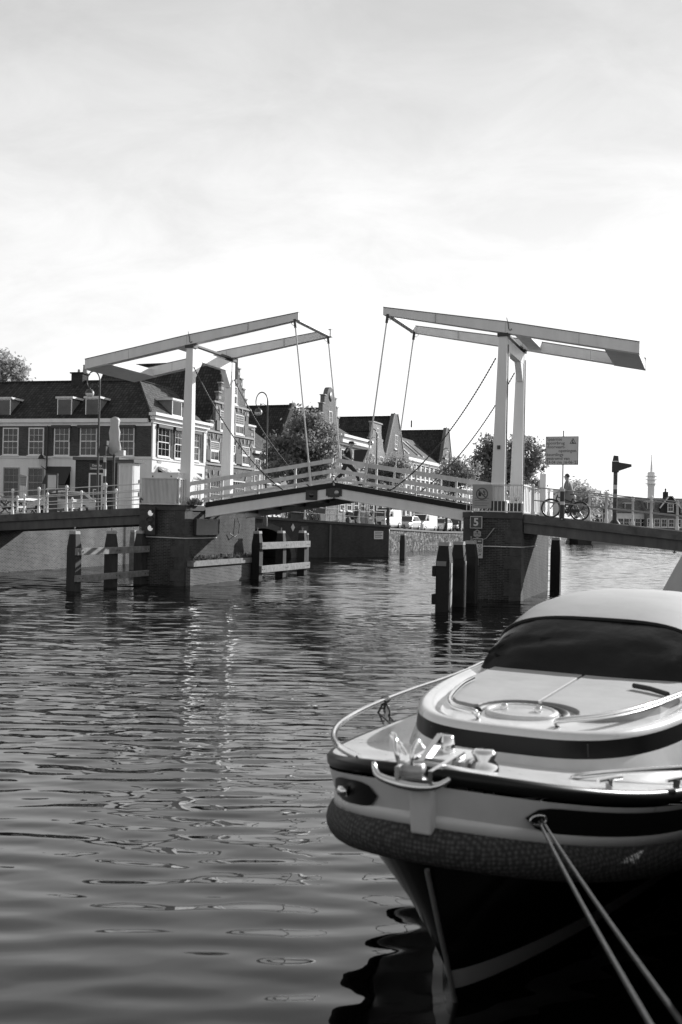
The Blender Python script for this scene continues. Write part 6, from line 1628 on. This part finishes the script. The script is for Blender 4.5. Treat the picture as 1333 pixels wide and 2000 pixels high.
# grab rails on the cabin
def rail_px(name, pts, r, m=CHROME, par=None, feet=True):
    q = [BPX(*p) for p in pts]
    S_ = []
    for i in range(len(q)-1):
        p0_, p1_, p2_, p3_ = q[max(i-1, 0)], q[i], q[i+1], q[min(i+2, len(q)-1)]
        for k in range(6):
            u = k/6; S_.append(.5*((2*p1_)+(p2_-p0_)*u+(2*p0_-5*p1_+4*p2_-p3_)*u*u+(3*p1_-p0_-3*p2_+p3_)*u**3))
    S_.append(q[-1]); return MB().tube(S_, r, 10).build(name, m, par or bo)
rail_px('grab_rail', [(925, 1326, 1.56), (902, 1338, 1.58), (880, 1362, 1.58), (888, 1378, 1.58), (926, 1389, 1.58), (934, 1399, 1.52)], .021)
rail_px('grab_rail', [(1090, 1415, 1.52), (1096, 1407, 1.57), (1180, 1398, 1.58), (1260, 1380, 1.58), (1333, 1354, 1.58), (1400, 1328, 1.57)], .024)
rail_px('deck_rail', [(1122, 1526, 1.34), (1130, 1516, 1.40), (1220, 1507, 1.38), (1333, 1500, 1.36), (1500, 1490, 1.32)], .02)
# bow rail on the far side with black lashings
def gun(x, dz=0., inset=.06):
    b = 1.485*(1-(1-min(x/3.77, 1))**2.23)**(1/2.23); return Vector((x, b-inset, zs(x)+dz))
br_pts = [gun(.2, .02, .08), gun(.42, .06, .07), gun(.75, .11, .06), gun(1.2, .17), gun(1.9, .21), gun(2.7, .24), gun(3.5, .26), gun(4.4, .27), gun(5.2, .29), gun(5.7, .30), gun(5.95, .28, .2), gun(5.7, .27, .3)]
S_ = []
for i in range(len(br_pts)-1):
    q = br_pts; p0_, p1_, p2_, p3_ = q[max(i-1, 0)], q[i], q[i+1], q[min(i+2, len(q)-1)]
    for k in range(6):
        u = k/6; S_.append(.5*((2*p1_)+(p2_-p0_)*u+(2*p0_-5*p1_+4*p2_-p3_)*u*u+(3*p1_-p0_-3*p2_+p3_)*u**3))
rl = MB().tube(S_, .022, 10).build('bow_rail', CHROME, bo)
for x in (2.75, 4.4): MB().tube([gun(x, .02), gun(x, .25)], .014, 8).build('stanchion', CHROME, rl)
for x in (2.7, 5.0):
    lb = MB(); c = gun(x, .24 if x < 3 else .275)
    rg = random.Random(int(x*10))
    for k in range(5): lb.tube([c+Vector((-.05+.025*k, 0, .025)), c+Vector((-.05+.025*k, .028, 0)), c+Vector((-.05+.025*k, 0, -.03)), c+Vector((-.05+.025*k, -.028, 0))], .013, 6, closed=True)
    for k in range(5): lb.tube([c, c+Vector((rg.uniform(-.08, .08), rg.uniform(-.04, .04), -.10)), c+Vector((rg.uniform(-.14, .14), rg.uniform(-.06, .06), -.2))], .008, 5)
    lb.build('lashing', RUBBER, bo)
# cleats and fairlead panels in the strake
def strake_pt(x, side, dz, out=.012):
    r = s2; best = min(range(len(r)), key=lambda i: abs(r[i][0]-x)); X, b, z = along(r, out, 0)[best]; return Vector((X, b*side, z+dz+.12))
def fair(side, xa, xb, name):
    rows = []
    o_ring = along(s1, .014, 0); o_ring2 = along(s2, .014, 0)
    idx = [i for i in range(len(s1)) if xa <= s1[i][0] <= xb]
    n = len(idx)
    for j, i in enumerate(idx):
        e = min(j, n-1-j if name == 'x' else 99); k = .5*(1-math.sqrt(max(0, 1-(1-min(1, e/3))**2)))
        A_, B_ = Vector((o_ring[i][0], o_ring[i][1]*side, o_ring[i][2])), Vector((o_ring2[i][0], o_ring2[i][1]*side, o_ring2[i][2]))
        rows.append([A_.lerp(B_, .12+k*.76*.98 if False else .14+.36*2*k*.98), A_.lerp(B_, .5), A_.lerp(B_, .86-.36*2*k*.98)])
    return MB().grid(rows).build('fairlead_panel', BANDK, bo)
fair(-1, .20, 6.0, 'r'); fair(1, .07, .52, 'x')
fl = BPX(1062, 1588, 1.10)
fi = min(range(len(s2)), key=lambda i: abs(s2[i][0]-.31)); FP = (Vector((s1[fi][0], -s1[fi][1], s1[fi][2]))+Vector((s2[fi][0], -s2[fi][1], s2[fi][2])))/2
tn_ = (Vector((s2[fi+1][0], -s2[fi+1][1], 0))-Vector((s2[fi-1][0], -s2[fi-1][1], 0))).normalized(); nn_ = Vector((tn_.y, -tn_.x, 0)); nn_ = nn_ if nn_.y < 0 else -nn_
MB().tube([FP+nn_*.03+tn_*.09*math.cos(a)*.55+Vector((0, 0, .026*math.sin(a))) for a in [2*math.pi*k/16 for k in range(16)]], .007, 8, closed=True).build('fairlead', CHROME, bo)
fj = min(range(len(s2)), key=lambda i: abs(s2[i][0]-.31)); FQ = (Vector(s1[fj])+Vector(s2[fj]))/2
MB().lathe([(0, -.03), (.03, -.03), (.03, .03), (0, .03)], tuple(FQ+Vector((-.03, .03, 0))), 10, 'Y').build('fairlead', CHROME, bo)
# hood: dark front panel and pale canvas
def arch(x, w, zb, zt_, n=24, e=.62, lean=0.0):
    out = []
    for k in range(n+1):
        a = math.pi*k/n; c = math.cos(a); s = math.sin(a)
        out.append((x+lean*s, w*math.copysign(abs(c)**e, c), zb+(zt_-zb)*s**.75))
    return out
base = [(4.14+.05*math.cos(math.pi*k/24)**2, 1.02*math.copysign(abs(math.cos(math.pi*k/24))**.8, math.cos(math.pi*k/24)), 1.50+.045*math.sin(math.pi*k/24)) for k in range(25)]
topa = arch(4.72, .97, 1.70, 2.00, lean=.18)
R2 = random.Random(2)
rows = []
for i in range(13):
    u = i/12; r = []
    for k in range(25):
        p = Vector(base[k]).lerp(Vector(topa[k]), u); bul = math.sin(math.pi*u)*.05
        wr = .016*math.sin(k*2.3+u*4)*math.sin(math.pi*u)+.012*math.sin(k*.8-u*9)+.035*R2.uniform(-1, 1)*math.sin(math.pi*u)
        r.append((p.x-bul+wr, p.y, p.z+bul*.5))
    rows.append(r)
MB().grid(rows).build('hood_window', mat('dark_hood_panel', .007, .22, var=.5, vscale=2.5, spec=.3, bump=1.0, bscale=2.6), bo)
MB().tube(topa, .022, 8).build('hood_seam', BANDK, bo)
CANV = mat('pale_canvas', .42, .85, var=.12, vscale=1.6, bump=.2, bscale=4)
secs = [topa, arch(5.2, 1.04, 1.64, 2.10, lean=.08), arch(5.8, 1.10, 1.6, 2.165), arch(6.6, 1.14, 1.55, 2.18), arch(7.7, 1.16, 1.5, 2.15), arch(8.7, 1.12, 1.45, 2.02)]
MB().grid(secs).build('hood', CANV, bo)
sd_rows = [[(p[0], p[1], p[2]) for p in [s_[0] for s_ in secs]], [(p[0], p[1]*1.02, zs(p[0])+.1) for p in [s_[0] for s_ in secs]]]
MB().grid(sd_rows).build('side_curtain', mat('dark_hood_panel', .012, .12), bo)
MB().grid([[(x, -y, z) for x, y, z in r] for r in sd_rows]).build('side_curtain', MATS['dark_hood_panel'], bo)
MB().grid([secs[-1], [(p[0]+.3, p[1], 1.1) for p in secs[-1]]]).build('rear_curtain', CANV, bo)
for y_ in (.42, -.38):
    MB().tube([(x_, y_*w_, z_) for x_, w_, z_ in ((4.92, 1.0, 1.965), (5.3, 1.05, 2.075), (5.8, 1.1, 2.135), (6.6, 1.12, 2.15))], .006, 5).build('hood_stitching', mat('seam_grey', .55, .8), bo)
for x_, y_ in ((.75, -.88), (1.35, -1.18)):
    cl_ = MB().box(x_-.02, x_+.02, y_-.02, y_+.02, zs(x_)+.02, zs(x_)+.07).tube([(x_-.09, y_+.05, zs(x_)+.075), (x_, y_, zs(x_)+.075), (x_+.09, y_-.05, zs(x_)+.07)], .012, 8); cl_.build('cleat', CHROME, bo)
for y_ in (.55, -.55): MB().tube([(1.50, y_+YC, 1.40), (1.47, y_+YC, 1.46), (1.47, y_+YC, 1.49)], .004, 4).build('window_seam', RUBBER, bo)
# instrument slot in front of the hood on the right
MB().tube([BPX(1238, 1339, 1.58), BPX(1270, 1345, 1.58), BPX(1305, 1356, 1.57)], .022, 8).build('wiper', RUBBER, bo)

# mooring ropes to the quay
def B2W(v): return BO+BX*v.x+BY*v.y+Vector((0, 0, v.z))
f0 = B2W(FP+nn_*.05)
ROPEM = mat('mooring_rope', .075, .85, var=.4, vscale=60, bump=.5, bscale=90)
for (px, py, Y), lb, off in (((1418, 2250, 2.10), 'left of the two pale mooring ropes running from the launch to the quay', -.02), ((1520, 2250, 2.12), 'right of the two pale mooring ropes running from the launch to the quay', .03)):
    e = P(px, py, Y); pts = []
    for i in range(25):
        u = i/24; v = (f0+BX*off).lerp(e, u); v.z -= .10*4*u*(1-u)*.25; pts.append(v)
    o = MB().tube(pts, .0078, 8).build('mooring_rope', ROPEM); tag(o, lb, 'rope', 'mooring ropes of the launch')

# ------------------------------------------------------------------ covered boat behind the launch
nbp = P(1371, 1100, 17.5)
nb = thing('covered_boat', 'boat under a pale canvas cover at the right frame edge behind the launch', 'boat', (nbp.x, nbp.y, 0), math.pi/2-HB)
def nring(f, z): return [(x, b*f, z) for x, b in ((0, .0), (.15, .45), (.6, .8), (1.5, 1.05), (3, 1.15), (6, 1.1))]
def nboth(r): return r_(r)
def sym(r): return [(x, b, z) for x, b, z in r[::-1]]+[(x, -b, z) for x, b, z in r[1:]]
MB().grid([sym(nring(1, 1.0)), sym(nring(.92, .5)), sym(nring(.7, -.3))]).build('hull', HULLK, nb)
R3 = random.Random(8)
rows = [sym([(x-.02, b*1.03, .75+.03*R3.random()) for x, b, z in nring(1, 0)])]
for f, z in ((.98, 1.2), (.86, 1.7), (.66, 2.2), (.35, 2.7), (.0, 2.9)):
    rows.append(sym([(x+.12*(z-.75)+.3*(1-f), b*f*(1+.03*math.sin(7*x+z*3)), z+.05*math.sin(3*x)) for x, b, _ in nring(1, 0)]))
MB().grid(rows).build('canvas_cover', CANV, nb)
fp = P(1306, 1172, 15.0)
t = thing('fishing_rod_holder', 'small black rod holder with a thin bent rod beside the covered boat', 'rod holder', (fp.x, fp.y, 0), 0)
MB().taper((0, 0), (.05, .05), (.035, .03), 0.9, 1.62).build('post', RUBBER, t)
MB().lathe([(0, 0), (.035, .02), (.06, .1), (.03, .15)], (.02, 0, 1.60), 8).lathe([(0, 0), (.05, .03), (.04, .1), (0, .12)], (.05, 0, 1.8), 8).build('reel', RUBBER, t)
MB().tube([(.04, 0, 1.8), (-.08, 0, 1.72), (-.17, 0, 1.6), (-.21, 0, 1.46)], .006, 5).build('rod', RUBBER, t)

# ------------------------------------------------------------------ far boats under the right approach
fb_ = P(1160, 1058, 165)
t = thing('river_cruiser', 'long white river cruiser with dark windows moored far behind the right approach span', 'boat', (fb_.x, fb_.y, 0), rad(-12))
hl = [(-5.0, 1.5), (0, 1.5), (3.0, 1.3), (5.2, .2)]
def cr(f, z, fx=1.0): return [(x*fx, -b*f, z) for x, b in hl]
MB().grid([cr(1, 1.5, 1.03), cr(.95, .9), cr(.8, -.2, .95)], False).grid([[(x, -y, z) for x, y, z in r] for r in (cr(1, 1.5, 1.03), cr(.95, .9), cr(.8, -.2, .95))], False).poly(*[(x*1.03, -b, 1.5) for x, b in hl], *[(x*1.03, b, 1.5) for x, b in hl[::-1]]).build('hull', mat('pale_hull', .45, .4), t)
MB().hexa([(-4.6, -1.2, 1.5), (2.0, -1.2, 1.5), (2.0, 1.2, 1.5), (-4.6, 1.2, 1.5)], [(-4.4, -1.1, 3.3), (1.0, -1.1, 3.3), (1.0, 1.1, 3.3), (-4.4, 1.1, 3.3)]).build('cabin', GEL, t)
MB().box(-4.0, .8, -1.22, -1.19, 2.3, 2.9).build('windows', GLASS_DK, t)
MB().box(-4.6, 1.4, -1.25, 1.25, 3.301, 3.42).build('cabin_roof', GEL, t)
fb2 = P(1110, 1058, 158)
t = thing('barge', 'dark low barge moored beyond the mooring pile right of the right pier', 'boat', (fb2.x, fb2.y, 0), rad(-30))
MB().grid([[(-4, -1.5, 1.6), (2, -1.5, 1.6), (4.2, -.1, 1.9)], [(-4, -1.3, -.2), (2, -1.3, -.2), (3.6, -.1, -.2)]], False).grid([[(-4, 1.5, 1.6), (2, 1.5, 1.6), (4.2, .1, 1.9)], [(-4, 1.3, -.2), (2, 1.3, -.2), (3.6, .1, -.2)]], False).poly((-4, -1.5, 1.6), (2, -1.5, 1.6), (4.2, -.1, 1.9), (4.2, .1, 1.9), (2, 1.5, 1.6), (-4, 1.5, 1.6)).build('hull', BLACK, t)
MB().box(-3.4, 1.0, -1.0, 1.0, 1.6, 2.3).build('hold_cover', SIGND, t)
bq = PZ(1318, 1080, 0); t = thing('channel_buoy', 'tiny dark buoy with a thin top mark on the bright water at the right edge', 'buoy', (bq.x, bq.y, 0), 0)
MB().lathe([(0, -.3), (.2, -.2), (.22, .05), (.08, .2), (.03, .8), (0, .85)], (0, 0, 0), 10).build('float', BLACK, t)
